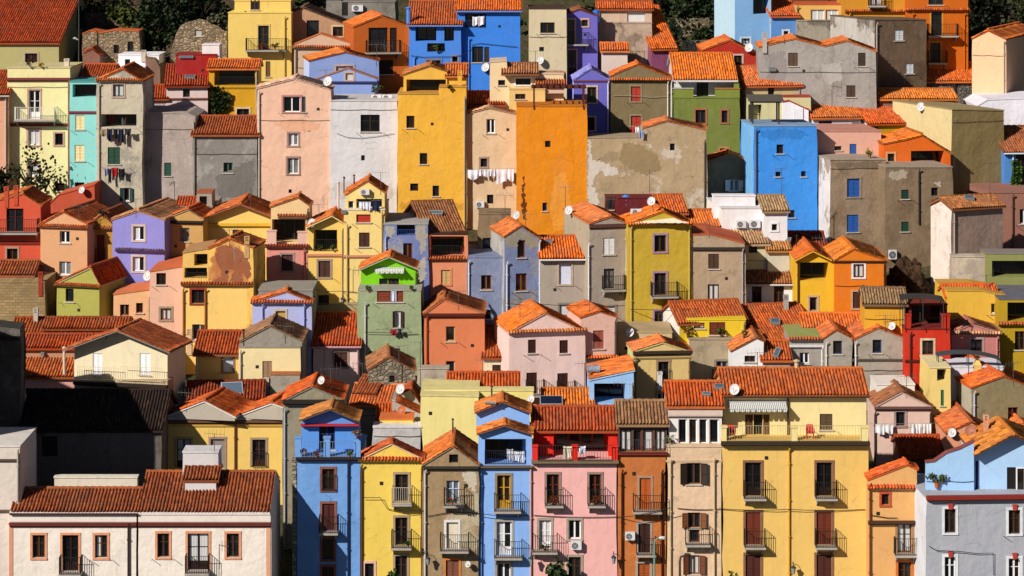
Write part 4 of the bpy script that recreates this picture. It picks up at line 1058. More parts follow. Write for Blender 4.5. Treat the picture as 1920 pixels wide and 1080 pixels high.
# ================================================================== lower right, behind the front row
h = H('grey worn house with a bright orange roof and a downpipe on its corner', '94855f', 1822, 1990, 870, [(1822,727),(1880,706),(1990,745)], """
d 1890 764 1909 788 6a2a2a S""", roof='d85420', side='b8b098', st='worn', pc='857858', yaw=8, pipe='1826,732', pipec='c8c8d0', dp=8)
h = H('little yellow house with green shutters and a glazed corner balcony', 'ecd07c', 1744, 1782, 850, 690, """
s 1764 731 1770 761 1e6a44
t 1757 692 1774 714 d=.8""", roof=None, parcol='e8d8a0', dp=4)
H('white walled roof terrace with a curved canopy beside the scarlet house', 'dedee4', 1776, 1882, 815, 689, '', roof=None, dp=3)
h = H('shell pink house with a grey framed window and a row of drying washing', 'e0c0ae', 1641, 1746, 862, [(1641,763),(1691,736),(1746,763)], """
d 1680 772 1697 799 T=a8908a""", roof='9a5a40', band='764,6a4a44,.14,.25', vc='d0b0a0', pipe='1640,770 1744,770', pipec='4a3c3c', dp=3.5)
H('white flat roofed annex behind the shell pink house', 'e6ded2', 1644, 1715, 815, 722, '', roof=None, dp=3)
h = H('salmon house with a low gable and a big dish casting its shadow', 'e09a76', 1775, 1872, 935, [(1775,812),(1820,792),(1872,822)], '', roof='c85e34', dp=6)
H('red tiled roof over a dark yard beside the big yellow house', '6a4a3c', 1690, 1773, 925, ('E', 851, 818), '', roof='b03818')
H('orange roofs crowded at the lower right edge', 'd88a5e', 1846, 1990, 900, [(1846,838),(1915,795),(1990,815)], '', roof='d2642c', dp=6)
# ================================================================== middle, behind the front row
h = H('plain pale yellow block with a terrace parapet', 'f3e292', 789, 897, 985, [(789,742),(885,744),(897,744)], '', roof=None, dp=5, parcol='e8d890')
H('', 'f0dc84', 797, 1000, 960, 733, '', of=h, roof=None, dp=1, parcol='e8d890')
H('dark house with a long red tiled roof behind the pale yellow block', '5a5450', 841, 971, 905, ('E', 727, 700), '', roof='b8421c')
H('grey concrete yard wall below the terracotta house', 'bcae98', 784, 841, 850, 692, '', roof=None, st='worn', dp=1)
H('tiny rubble stone hut with a hole for a window and mossy brown tiles', '8f8672', 691, 778, 850, [(691,693),(729,670),(778,695)], """x 730 704 740 717""", roof='a0643c', st='stone', dp=4, yaw=4)
h = H('sky blue framed rooftop loggia below a slanting orange roof', '9cc6f2', 1106, 1188, 870, [(1106,713),(1188,696)], """
t 1114 719 1172 756 d=2.4 x=.7""", roof='d0622c', pipe='', dp=5, vc='a8ccf4')
H('wide flat pitched orange roof beside the blue loggia', 'c8885a', 1020, 1112, 905, ('E', 774, 730), '', roof='d06c26', pitch=.2)
H('crowded orange roof behind the big white dish', 'b0a48c', 660, 748, 880, ('E', 756, 722), '', roof='c85c30', yaw=-6)
H('red brown patched roof leaning toward the stone hut', 'a89c88', 668, 702, 862, ('E', 736, 706), '', roof='9a4428', yaw=-14)
H('short red roof left of the pale yellow block', 'b8ae9c', 750, 790, 885, [(750,740),(770,730),(790,760)], '', roof='a83c20', dp=5)
h = H('grey plastered back house with a rust coloured dish and red tiled top', 'b4aa9c', 736, 789, 915, [(736,752),(742,753),(789,775)], '', roof='b04424', st='worn', pc='c0b8ac', dp=3)
H('low red roof in front of the rust coloured dish', 'a89a88', 708, 738, 925, ('E', 783, 758), '', roof='b8441e')
H('small yellow block beneath the rust coloured dish', 'eec858', 712, 774, 965, 787, '', roof=None, dp=2, parcol='d87038')
H('', 'c8c4c0', 700, 790, 985, 802, '', of=HOUSES[-1], roof=None, dp=1.5, st='worn', pc='a8a4a0', parcol='e0dcd8')
# ================================================================== everything standing on, hanging from or growing between the houses
bpy.context.view_layer.update()
DG = bpy.context.evaluated_depsgraph_get()
def hit(px, py):
    ok, loc, nor, i, ob, m = SC.ray_cast(DG, CAM, ray(px, py).normalized())
    if not ok: return at(px, py, 220), Vector((0, -1, 0)), None
    if nor.dot(ray(px, py)) > 0: nor = -nor
    return loc, nor, ob
def near(px, py, Y): return at(px, py, Y)
def axes(n):
    n = n.normalized(); a = Vector((0, 0, 1)).cross(n)
    a = a.normalized() if a.length > .1 else Vector((1, 0, 0))
    b = n.cross(a); M = Matrix((a, b, n)).transposed().to_4x4(); return M      # x along, y up the face, z outwards
T = Matrix.Translation
def dish(px, py, r, label, mount=None, hexc='cfcdc8', face=(-.35, -.85, .38)):
    mp, n, ob = hit(*(mount or (px, py+r*.3)))
    Yc = mp.y-(.42 if mount is None else .3); c = at(px, py, Yc); R = r*.86*Yc/F
    root = empty('satellite_dish', T(mp), label, 'satellite dish', 'satellite dishes on the houses'); c = c-mp
    f = Vector(face).normalized(); M = axes(f); mb = MB(); N, K = 20, 5
    rings = []
    for k in range(K+1):
        q = k/K; rings.append([c+M.to_3x3() @ Vector((R*q*math.cos(t), R*q*1.08*math.sin(t), R*.2*(q*q-1))) for t in [2*math.pi*j/N for j in range(N)]])
    for k in range(K):
        for j in range(N): mb.poly([rings[k][j], rings[k][(j+1) % N], rings[k+1][(j+1) % N], rings[k+1][j]])
    mb.tube([p for p in rings[K]]+[rings[K][0]], .014, 5)
    mb.build('reflector', paint(hexc, .5), root)
    mb = MB(); e = c+f*R*.75; mb.tube([c-Vector((0, 0, R))*.9, c+f*R*.3-Vector((0, 0, R))*.55, e-Vector((0, 0, .03))], .014, 5); mb.box(e.x-.025, e.x+.025, e.y-.03, e.y+.03, e.z-.03, e.z+.03); mb.build('feed_arm', paint('b4b2ae'), root)
    mb = MB(); mb.tube([(0, .02, -.05), (c-f*.12)*.55+Vector((0, 0, -.1)), c-f*R*.3], .025, 6); mb.build('mast', paint('6a6a6a'), root)
def aircon(x0, y0, x1, y1, label):
    mp, n, ob = hit((x0+x1)/2, (y0+y1)/2)
    if abs(n.z) > .5 or n.y > -.5: n = Vector((0, -1, 0))
    k = mp.y/F; w, h, d = (x1-x0)*k, (y1-y0)*k, .3
    n.z = 0; M = T(mp+n.normalized()*.06) @ axes(n); root = empty('air_conditioner', M, label, 'air conditioner', 'air conditioners on the walls')
    mb = MB(); mb.box(-w/2, w/2, -h/2, h/2, 0, d); mb.build('casing', paint('dcdad6'), root)
    mb = MB(); cx = -w*.12; r = h*.4
    mb.poly([(cx+r*math.cos(t), r*math.sin(t), d+.004) for t in [2*math.pi*j/18 for j in range(18)]])
    g = mb.build('fan_opening', paint('3a3a3c'), root)
    mb = MB()
    for q in (.35, .68, 1): mb.tube([(cx+r*q*math.cos(t), r*q*math.sin(t), d+.012) for t in [2*math.pi*j/18 for j in range(19)]], .008, 4)
    for t in range(4): a = t*math.pi/4; mb.tube([(cx-r*math.cos(a), -r*math.sin(a), d+.012), (cx+r*math.cos(a), r*math.sin(a), d+.012)], .008, 4)
    mb.build('fan_guard', paint('b8b8b8'), root)
    mb = MB()
    for x in (-w*.3, w*.3): mb.box(x-.02, x+.02, -h/2-.06, -h/2-.004, -.05, d)
    mb.build('bracket', paint('8a8a8a'), root)
def antenna(px, yt, yb, label, boom=1.3):
    mp, n, ob = hit(px, yb); h = (yb-yt)*mp.y/F
    root = empty('antenna', T(mp), label, 'antenna', 'television antennas on the roofs')
    mb = MB(); mb.tube([(0, 0, -.15), (0, 0, h)], .022, 5); mb.build('mast', paint('5a5652', .5), root)
    mb = MB(); a = rnd.uniform(-.6, .6); dx, dy = math.cos(a), math.sin(a); z = h-.05
    mb.tube([(-dx*boom/2, -dy*boom/2, z), (dx*boom/2, dy*boom/2, z)], .014, 4)
    for i in range(6):
        q = -boom/2+boom*i/5; l = .16+.05*i
        mb.tube([(dx*q, dy*q, z-l), (dx*q, dy*q, z+l)], .008, 4)
    if 0:
        z2 = h*.62; mb.tube([(-dy*.45, dx*.45, z2), (dy*.45, -dx*.45, z2)], .012, 4)
        for i in range(4): q = -.4+.27*i; mb.tube([(-dy*q-.2*dx, dx*q-.2*dy, z2), (-dy*q+.2*dx, dx*q+.2*dy, z2)], .008, 4)
    mb.build('aerial', paint('6a6662', .5), root)
def chimney(px, yt, yb, wpx, hexc='c8b088', kind='slot', capc=None):
    mp, n, ob = hit(px, yb); k = mp.y/F; h = (yb-yt)*k; w = wpx*k/2
    par = ob; M = T(mp+Vector((0, w*.6, 0)))
    mb = MB()
    if kind == 'pipe':
        mb.tube([(0, 0, -.3), (0, 0, h)], w, 8); mb.tube([(0, 0, h+.04), (0, 0, h+.12), (0, 0, h+.2)], [w*1.5, w*1.7, w*.3], 8)
    elif kind == 'bottle':
        mb.tube([(0, 0, -.3), (0, 0, .3), (0, 0, h*.55), (0, 0, h*.8), (0, 0, h)], [w*1.3, w*1.3, w, w*.5, w*.45], 4); mb.tube([(0, 0, h), (0, 0, h+.14)], [w*.8, w*.6], 6)
    else:
        mb.box(-w, w, -w, w, -.6, h*.66); z = h*.66; s = (h-z)/3
        for i in range(3): 
            mb.box(-w*1.05, w*1.05, -w*1.05, w*1.05, z+s*i+s*.5, z+s*(i+1))
        for x in (-1, 1):
            for y in (-1, 1): mb.box(x*w*.9-.04, x*w*.9+.04, y*w*.9-.04, y*w*.9+.04, z, h-.02)
    o = mb.build('chimney', plaster(hexc, 'soft'), None)
    # parented to the roof (or wall) it rises from
    while par is not None and par.parent is not None and par.parent.parent is not None: par = par.parent
    if par is not None:
        o.parent = par; o.matrix_local = par.matrix_world.inverted() @ M
    else: o.matrix_world = M; tag(o, 'lone chimney on the hillside', 'chimney')
def roof_panel(x0, y0, x1, y1, name, hexc='4a5a6a', frame='8a8a86', label=None, t=.08):
    """skylight (part of its roof) or, with a label, a solar panel of its own"""
    mp, n, ob = hit((x0+x1)/2, (y0+y1)/2); n = Vector((0, -.34, .94)).normalized() if n.y > -.15 or label is None else n
    if label is None or n.y > -.9:
        ns = [hit(x0+(x1-x0)*i/4, y0+(y1-y0)*j/4)[1] for i in range(5) for j in range(5)]; n = Vector((0, 0, 0))
        for q in ns: n += q
        n.normalize()
        if n.z < .5 or abs(n.x) > .25: n = Vector((0, -.34, .94)).normalized()
    k = mp.y/F; w = (x1-x0)*k/2; h = (y1-y0)*k/2/max(.35, -n.y+.2); M = T(mp+n*.1) @ axes(n)
    mb = MB(); mb.box(-w, w, -h, h, -.12, t); par = ob
    while par is not None and par.parent is not None and par.parent.parent is not None: par = par.parent
    if label: root = mb.build(name, paint(frame), None); root.matrix_world = M; tag(root, label, 'solar panel')
    else: root = mb.build(name, paint(frame), par); root.matrix_local = par.matrix_world.inverted() @ M
    mb = MB(); mb.box(-w+.06, w-.06, -h+.06, h-.06, t, t+.01)
    m = NT('panel_glass'); mm = m.done(lin(hexc), .2); mb.build('glass_face', mm, root)
def cloth_piece(x0, y0, x1, y1, hexc, label, group, kind='garment', off=.3, Yp=None):
    mp, n, ob = hit((x0+x1)/2, (y0+y1)/2); Y = (mp.y-off) if Yp is None else Yp
    a = at(x0, y0, Y); b = at(x1, y1, Y); w = b.x-a.x; h = a.z-b.z; mb = MB(); NX, NZ = 9, 7; V = {}
    ph = rnd.uniform(0, 6); cut = rnd.choice([0, 0, 1])
    for i in range(NX+1):
        for j in range(NZ+1):
            u, v = i/NX, j/NZ; hh = h*(1-.12*math.sin(u*5+ph)*v)
            x = w*u+(w*.1*(0.5-u)*v*2 if cut else 0)
            V[i, j] = (x, .05*math.sin(u*9+ph)*(.3+v)+.03*math.sin(v*5+ph), -hh*v-.04*math.sin(math.pi*u))
    for i in range(NX):
        for j in range(NZ): mb.poly([V[i, j], V[i, j+1], V[i+1, j+1], V[i+1, j]])
    o = mb.build(kind, cloth(hexc)); o.location = a; tag(o, label, 'laundry', group)
    s = o.modifiers.new('thickness', 'SOLIDIFY'); s.thickness = .012
    return a, b
def line_of(items, group, off=.3, Y=None, line=None):
    pts = []
    for x0, y0, x1, y1, hx, lb in items:
        a, b = cloth_piece(x0, y0, x1, y1, hx, lb, group, off=off, Yp=Y); pts += [a, Vector((b.x, b.y, a.z))]
    if line:
        mb = MB(); o0 = pts[0].copy(); p0 = [p-o0+Vector((0, .005, .01)) for p in pts]
        p0[0] -= Vector((.3, 0, 0)); p0[-1] += Vector((.3, 0, 0))
        mb.tube(p0, .012, 4)
        for p in (p0[0], p0[-1]): mb.tube([p, p+Vector((0, off+.02, 0))], .015, 4)
        o = mb.build('clothes_line', paint('8a8880')); o.location = o0; tag(o, line, 'clothes line')
def leaves(mb, c, rad, n, size, rg, clumps=10, up=0.0):
    cs = []
    for _ in range(clumps):
        v = Vector((rg.gauss(0, 1), rg.gauss(0, 1), rg.gauss(0, 1))).normalized()*rg.uniform(.35, 1)**.6
        cs.append((Vector((v.x*rad[0], v.y*rad[1], v.z*rad[2])), rg.uniform(.28, .5)))
    for k in range(n):
        q, s = cs[k % clumps]
        p = c+q+Vector((rg.gauss(0, .5)*rad[0]*s, rg.gauss(0, .5)*rad[1]*s, rg.gauss(0, .5)*rad[2]*s))
        a = Vector((rg.gauss(0, 1), rg.gauss(0, 1), rg.gauss(0, 1)+up)).normalized(); b = a.orthogonal().normalized()
        l = size*rg.uniform(.6, 1.4); w = l*.42
        mb.poly([p, p+a*l*.5+b*w, p+a*l, p+a*l*.5-b*w])
def shrub(px, py, wpx, hpx, hexc, label, name='shrub', cat='shrub', Y=None, n=900, group='shrubs on the dark hillside', size=.3, seed=0, trunk=True):
    Yg = D(py) if Y is None else Y; P = at(px, py, Yg); rg = random.Random(int(px*7+py*13+seed)); k = Yg/F
    w, h = wpx*k/2, hpx*k; root = empty(name, T(P), label, cat, group)
    mb = MB(); mb.tube([(0, 0, -1.5), (.05, 0, h*.2), (0, .05, h*.5)], [.16, .11, .05], 6)
    for i in range(5):
        a = rg.uniform(0, 6.28); mb.tube([(0, 0, h*.2), (math.cos(a)*w*.35, math.sin(a)*w*.35, h*.5), (math.cos(a)*w*.7, math.sin(a)*w*.7, h*rg.uniform(.5, .9))], [.07, .05, .02], 5)
    mb.build('trunk', paint('3a2c20', .9), root)
    mb = MB(); leaves(mb, Vector((0, 0, h*.52)), (w*.8, w*.7, h*.45), n, size, rg, 16); mb.build('crown', leafmat(hexc), root)
    return root
def pot_plant(px, py, hpx, label, leaf='3c5a20', pot='a8502c', Yo=0, group='potted plants on the terraces', flower=None, wide=.5):
    mp, n, ob = hit(px, py); k = mp.y/F; h = hpx*k; rg = random.Random(int(px*3+py)); mp = mp+Vector((0, -.12-Yo, 0))
    root = empty('potted_plant', T(mp), label, 'plant', group); ph = h*.32
    mb = MB(); mb.tube([(0, 0, 0), (0, 0, ph*.85), (0, 0, ph*.86), (0, 0, ph)], [ph*.38, ph*.5, ph*.58, ph*.58], 10); mb.build('pot', paint(pot, .8), root)
    mb = MB(); leaves(mb, Vector((0, 0, h*.65)), (h*wide, h*wide*.8, h*.33), 150, max(.09, h*.16), rg, 7, .6); mb.build('foliage', leafmat(leaf), root)
    if flower: mb = MB(); leaves(mb, Vector((0, 0, h*.7)), (h*wide, h*wide*.8, h*.3), 40, .09, rg, 7); mb.build('flowers', leafmat(flower), root)
def cable(pts, label, r=.022, off=.1, hexc='2a2624'):
    P = []
    for a, b in zip(pts, pts[1:]):
        n = max(1, int(abs(b[0]-a[0])/25))
        for i in range(n):
            q = i/n; sag = 2.2*math.sin(math.pi*q) if n > 1 else 0
            P.append((a[0]+(b[0]-a[0])*q, a[1]+(b[1]-a[1])*q+sag))
    P.append(pts[-1]); Q = []; 
    H0 = [hit(*p)[0].y for p in P]
    for i, p in enumerate(P):
        y = min(H0[max(0, i-1):i+2]); Q.append(at(p[0], p[1], y-off))
    o0 = Q[0].copy(); mb = MB(); mb.tube([q-o0 for q in Q], r, 5); o = mb.build('cable', paint(hexc, .7)); o.location = o0; tag(o, label, 'cable', 'cables strung along the fronts')
def wall_lamp(px, py, label):
    mp, n, ob = hit(px, py); root = empty('wall_lamp', T(mp), label, 'lamp', 'wall lanterns')
    mb = MB(); mb.tube([(0, .02, .2), (0, -.35, .45), (0, -.5, .35), (0, -.5, .2)], .02, 5); mb.build('bracket', paint('2a2a2a'), root)
    mb = MB(); mb.tube([(0, -.5, -.25), (0, -.5, .12)], [.08, .15], 6); mb.build('lantern', paint('8a9490', .3), root)
    mb = MB(); mb.tube([(0, -.5, .12), (0, -.5, .16), (0, -.5, .28)], [.18, .15, .03], 6); mb.build('lantern_cap', paint('2e3434'), root)
def awning(x0, y0, x1, y1, label, a='e8e6e0', b='8a9098', dep=.9, stripe=.22):
    mp, n, ob = hit((x0+x1)/2, y0+2); A = at(x0, y0, mp.y); B = at(x1, y1, mp.y); w = B.x-A.x; h = A.z-B.z
    t = NT('striped_canvas'); tc = t.n('ShaderNodeTexCoord'); wv = t.n('ShaderNodeTexWave'); wv.inputs['Scale'].default_value = .5/stripe*1.2; wv.wave_profile = 'SIN'; t.l(tc.outputs['Object'], wv.inputs[0])
    m = t.done(t.mix(t.ramp(wv.outputs[1], (.45, .55, 0, 1)), lin(a), lin(b)), .9)
    root = empty('awning', T(A), label, 'awning')
    mb = MB(); mb.prism([(0, 0, 0), (0, -dep, -h*.55), (0, -dep, -h*.55-.02), (0, 0, -.02)], (w, 0, 0))
    nn = max(3, int(w/.3))
    for i in range(nn): mb.poly([(w*i/nn, -dep, -h*.56), (w*(i+1)/nn, -dep, -h*.56), (w*(i+.85)/nn, -dep, -h*.95), (w*(i+.5)/nn, -dep, -h), (w*(i+.15)/nn, -dep, -h*.95)])
    mb.build('canvas', m, root)
    mb = MB(); 
    for x in (0, w): mb.tube([(x, 0, -.2), (x, -dep, -h*.55-.03)], .02, 4)
    mb.tube([(0, -.05, .02), (w, -.05, .02)], .06, 6); mb.build('awning_frame', paint('b8b8b8'), root)
def pergola(x0, x1, yt, yb, label, hexc='6a3a28', dep=2.2, slat=True, roofc=None, Yo=0):
    """posts and beams with a light roof standing on a terrace"""
    mp, n, ob = hit((x0+x1)/2, yb); Y = mp.y+Yo; A = at(x0, yb, Y); B = at(x1, yt, Y); w, h = B.x-A.x, B.z-A.z
    root = empty('pergola', T(A), label, 'pergola')
    for x in (.06, w-.06):
        for y in (.06, dep-.06): mb = MB(); mb.box(x-.06, x+.06, y-.06, y+.06, -.3, h); mb.build('post', paint(hexc, .8), root)
    mb = MB()
    for y in (.06, dep-.06): mb.box(-.15, w+.15, y-.05, y+.05, h, h+.14)
    if slat:
        for i in range(max(3, int(w/.4))): x = w*i/max(2, int(w/.4)-1); mb.box(x-.03, x+.03, -.2, dep+.2, h+.141, h+.22)
    else: mb.prism([(-.3, -.4, h+.145), (w+.3, -.4, h+.145), (w+.3, dep+.1, h+.5), (-.3, dep+.1, h+.5)], (0, 0, .04))
    mb.build('pergola_roof', paint(roofc or hexc, .85), root)
def terrace_rail(pts, label, hexc='c8c4bc', h=.95, post=False, Yo=0):
    Q = [hit(*p)[0]+Vector((0, Yo, 0)) for p in pts]; o0 = Q[0].copy(); root = empty('terrace_railing', T(o0), label, 'railing', 'railings along the terraces')
    for a, b in zip(Q, Q[1:]):
        mb = MB(); a2, b2 = a-o0, b-o0; b2.z = a2.z; rail(mb, [(a2.x, a2.y), (b2.x, b2.y)], a2.z, a2.z+h, .16, .01); mb.build('railing_panel', paint(hexc, .5), root)

# ---------------------------------------------------------------- dishes
for a in [
 (1377, 730, 11, 'large white dish on the big yellow house above its striped awning'),
 (1404, 89, 9, 'white dish in front of the deep red house wall', (1400, 100)),
 (1726, 200, 9, 'white dish on the dark red house with the arched door'),
 (614, 152, 10, 'white dish in front of the light blue gabled house', (600, 162)),
 (910, 126, 9, 'white dish in front of the bright blue house', (915, 136)),
 (153, 356, 7, 'grey white dish on the salmon wall at the left'),
 (276, 517, 10, 'white dish at the foot of the lavender blue house', (270, 530)),
 (584, 418, 9, 'white dish between the pink terrace and the arched loggia', (580, 432)),
 (968, 403, 8, 'white dish at the foot of the tall orange block', (972, 415)),
 (1066, 394, 9, 'half hidden white dish on the taupe house roof', (1070, 402)),
 (1221, 377, 9, 'white dish beside the blue barrel', (1226, 398)),
 (750, 729, 10, 'big white dish below the rubble stone hut', (748, 742)),
 (602, 713, 8, 'white dish on the roof of the grey pediment house', (606, 724)),
 (1181, 623, 9, 'white dish on the tan parapet house', (1181, 632)),
 (1672, 611, 8, 'white dish on the ochre flank beside the scarlet house'),
 (1786, 697, 8, 'white dish beside the glazed corner balcony', (1790, 706)),
 (1785, 811, 9, 'white dish before the salmon low gable with the big shadow', (1792, 822)),
 (995, 748, 8, 'white dish between the sky blue and red roofs', (1000, 757)),
 (877, 1058, 6, 'small white dish on the unrestored brown house front'),
 (1013, 113, 8, 'pale dish on the tall cream house wall'),
 (753, 770, 9, 'rust coloured dish on the grey plastered back house', None, 'b8602c'),
 (1820, 808, 12, 'brown disc standing for the dish shadow on the salmon low gabled house', None, 'a06048')]:  # last one is the white dish's cast shadow, built as a brown dish
    dish(*a)
# ---------------------------------------------------------------- air conditioners
for a in [
 (1172, 996, 1190, 1010, 'white air conditioner on the rust orange house'),
 (1070, 1013, 1090, 1028, 'white air conditioner below a window of the rose pink house'),
 (675, 354, 693, 364, 'white air conditioner in the gable of the pale yellow tower house'),
 (892, 377, 908, 388, 'white air conditioner low on the beige laundry house'),
 (1379, 413, 1397, 426, 'first of two white air conditioners on the white terrace block'),
 (1404, 412, 1424, 426, 'second of two white air conditioners, nearer the narrow white tower'),
 (1665, 468, 1679, 485, 'pale square unit low on the beige wall above the rock'),
 (660, 9, 681, 21, 'white air conditioner on the grey concrete block'),
 (1182, 391, 1203, 402, 'white air conditioner between the blue barrel and a dish')]:
    aircon(*a)
for i, x in enumerate((697, 717)):
    aircon(x, 177, x+18, 188, ('first' if i == 0 else 'second')+' air conditioner on the flat top of the blank white house')
# ---------------------------------------------------------------- antennas
for a in [
 (714, 322, 362, 'antenna above the pale yellow tower house roof'), (1060, 350, 392, 'antenna in front of the tall orange block'),
 (1218, 318, 378, 'tall antenna before the weathered tan wall'), (1465, 315, 368, 'antenna in front of the vivid blue house'),
 (1856, 305, 362, 'antenna in front of the blank tan house'), (722, 85, 130, 'tall antenna before the burnt orange house'),
 (706, 82, 120, 'shorter antenna before the burnt orange house'), (611, 130, 160, 'antenna on the light blue gabled house roof'),
 (1624, 40, 62, 'thin antenna at the dark brown tower'),
 (1096, 680, 745, 'tall antenna beside the grey water tank'), (608, 645, 700, 'antenna before the pink cottage shutter'),
 (788, 640, 735, 'antenna before the terracotta house'), (748, 648, 725, 'antenna on the rubble stone hut'),
 (402, 812, 845, 'antenna in front of the golden twin gabled house'), (411, 1020, 1062, 'antenna by the balcony of the long pale house'),
 (662, 505, 545, 'antenna before the yellow tower house'), (1588, 605, 628, 'antenna between the two grey gables'),
 (947, 365, 398, 'antenna at the foot of the beige laundry house'), (1208, 95, 118, 'antenna behind the brown stucco house'),
 (1004, 95, 118, 'antenna on the tall cream house wall'), (327, 340, 370, 'antenna on the blank grey pink block')]:
    antenna(*a)
for a in [(255, 372, 405, 'thin antenna over the lavender blue house'), (148, 385, 410, 'thin antenna over the peach house with white casements'), (470, 352, 388, 'thin antenna on the wide butter yellow house'),
 (598, 382, 408, 'thin antenna on the arched loggia house'), (1140, 372, 402, 'thin antenna on the taupe house with white shutters'), (985, 400, 428, 'thin antenna on the blue grey gabled house'), (1262, 372, 398, 'thin antenna behind the olive yellow house'),
 (1330, 415, 442, 'thin antenna on the beige brown parapet'), (1540, 445, 474, 'thin antenna on the yellow house with the shaded loggia'), (1640, 455, 478, 'thin antenna on the bright orange hipped house'), (860, 545, 578, 'thin antenna on the terracotta house'),
 (975, 560, 600, 'thin antenna on the broad pale pink house'), (1105, 562, 588, 'thin antenna on the pink house with the rosy shutter'), (535, 610, 640, 'thin antenna on the cream hip roofed house'), (200, 600, 632, 'thin antenna on the cream gabled house'),
 (620, 690, 730, 'thin antenna on the grey pediment house'), (1660, 590, 618, 'thin antenna on the grey gable nearest the scarlet house'), (1850, 515, 540, 'thin antenna on the yellow house with a covered terrace'), (905, 675, 705, 'thin antenna on the dark house with long red roof'),
 (1700, 705, 742, 'thin antenna on the shell pink house'), (1170, 718, 760, 'thin antenna on the brown roof of the glazed top floor'), (1420, 660, 700, 'thin antenna on the long red roof of the big yellow house'), (680, 680, 720, 'thin antenna left of the rubble stone hut'),
 (1900, 680, 720, 'thin antenna on the grey worn house at the right'), (350, 735, 768, 'thin antenna on the twin gables'), (430, 430, 458, 'thin antenna on the flaked yellow house'), (1470, 50, 78, 'thin antenna on the long grey house'), (1560, 160, 195, 'thin antenna on the white terrace house roof')]: antenna(*a)
# ---------------------------------------------------------------- chimneys and roof lights
for a in [(463, 443, 468, 9, 'c8a068'), (12, 350, 374, 8, 'c05030'), (30, 348, 370, 8, 'c05030'), (355, 616, 650, 9, 'd8b890'), (67, 578, 602, 8, 'c0b8a8'),
          (1237, 697, 714, 9, 'e0dcd4'), (1849, 778, 806, 8, 'e0a080'), (499, 708, 734, 9, 'd0c8bc'), (1474, 553, 577, 9, 'a8a098'), (766, 17, 44, 8, '4f8ade', 'pipe'),
          (862, 132, 160, 8, 'e8b040'), (1434, 60, 86, 8, 'b8b0a4'), (1833, 672, 692, 15, 'e8c870', 'bottle'), (645, 335, 356, 3, '4a3430', 'pipe'), (664, 332, 346, 3, '6a3a2c', 'pipe'),
          (634, 345, 392, 5, 'd8c8c0', 'pipe'), (269, 94, 103, 9, 'c8b8a8'), (1788, 300, 310, 4, 'b8b0a0', 'pipe'), (1494, 445, 462, 2, '2a2624', 'pipe'), (849, 790, 812, 3, '4a4440', 'pipe'),
          (440, 470, 480, 3, '8a8078', 'pipe'), (125, 110, 124, 9, 'd8c8b0'), (922, 728, 742, 3, '3a3634', 'pipe'), (120, 655, 702, 5, 'd8c8b0', 'pipe'), (457, 622, 640, 3, '2a2624', 'pipe'),
          (1494, 680, 690, 8, 'd0b890', 'pipe'), (76, 510, 540, 8, 'a03c28')]:
    chimney(*a)
for a in [(346, 143, 366, 149), (78, 658, 84, 667), (1317, 738, 1333, 744), (1339, 724, 1357, 731), (804, 397, 832, 404), (1474, 448, 1484, 454), (1808, 369, 1826, 376), (1444, 600, 1462, 609), (640, 398, 650, 401), (910, 755, 932, 759), (1441, 128, 1455, 134), (1452, 655, 1463, 672), (1022, 452, 1036, 456)]:
    roof_panel(*a, 'skylight')
roof_panel(1012, 746, 1055, 762, 'solar_panel', '1a2238', '9aa0a8', 'dark blue solar panel beside the dish on a red roof')
roof_panel(336, 104, 363, 109, 'solar_panel', '2a3a50', '8a9098', 'narrow solar panel before the red parapet')
roof_panel(415, 719, 455, 742, 'solar_panel', '5a6a7e', 'b0b4b8', 'grey blue solar panel on the dark red roof')
# ---------------------------------------------------------------- laundry
W_ = 'white washing under the beige house window'
line_of([(877, 318, 895, 335, 'e8e6ec', 'white cloth hanging at the start of the beige house clothes line'), (896, 317, 905, 330, 'e4e2e8', 'small white garment on the beige house line, one of four alike'), (906, 317, 914, 331, 'e4e2e8', 'small white garment on the beige house line, one of four alike'),
         (915, 317, 922, 330, 'e4e2e8', 'small white garment on the beige house line, one of four alike'), (923, 317, 930, 331, 'e4e2e8', 'small white garment on the beige house line, one of four alike'), (931, 317, 950, 342, 'eceaf0', 'longest white cloth on the beige house clothes line'), (951, 316, 963, 338, 'e4e2e8', 'last white cloth on the beige house clothes line')], W_, .5, line='clothes line of white washing on the beige house')
W_ = 'dark washing on the grey cream house'
line_of([(187, 242, 199, 254, '8a7a5a', 'khaki garment on the upper line of the grey cream house'), (200, 241, 211, 262, '1c1e34', 'long navy garment on the upper line of the grey cream house'), (212, 241, 221, 258, '16161c', 'black garment on the upper line of the grey cream house'), (222, 241, 232, 266, '20223a', 'longest dark trousers on the upper line of the grey cream house'), (233, 241, 246, 253, '2a2a30', 'charcoal garment on the upper line of the grey cream house')], W_, .6, line='upper clothes line of dark washing on the grey cream house')
line_of([(196, 315, 203, 329, '7a86b0', 'pale blue garment on the lower line'), (203, 316, 209, 343, '1a1c34', 'navy trousers on the lower line beside the red garment'), (209, 314, 222, 330, 'a01a20', 'red garment on the lower line of the grey cream house'), (222, 316, 234, 332, '1a1a22', 'black garment on the lower line of the grey cream house')], W_, .5, line='lower clothes line below the green shutters')
line_of([(204, 216, 213, 232, '8a1c20', 'dark red towel in the terrace of the grey cream house'), (226, 216, 236, 235, 'b8b8b8', 'grey patterned towel in the terrace of the grey cream house')], W_, .0, Y=None)
W_ = 'washing on the yellow tower terrace'
line_of([(673, 378, 683, 391, 'e8e6ea', 'first white cloth on the tower terrace'), (684, 378, 695, 394, 'dedce4', 'second white cloth on the tower terrace, next to the jeans'), (697, 376, 712, 395, '1e2844', 'dark blue jeans on the tower terrace')], W_, .1, Y=D(604)-.15, line='clothes line on the tower terrace')
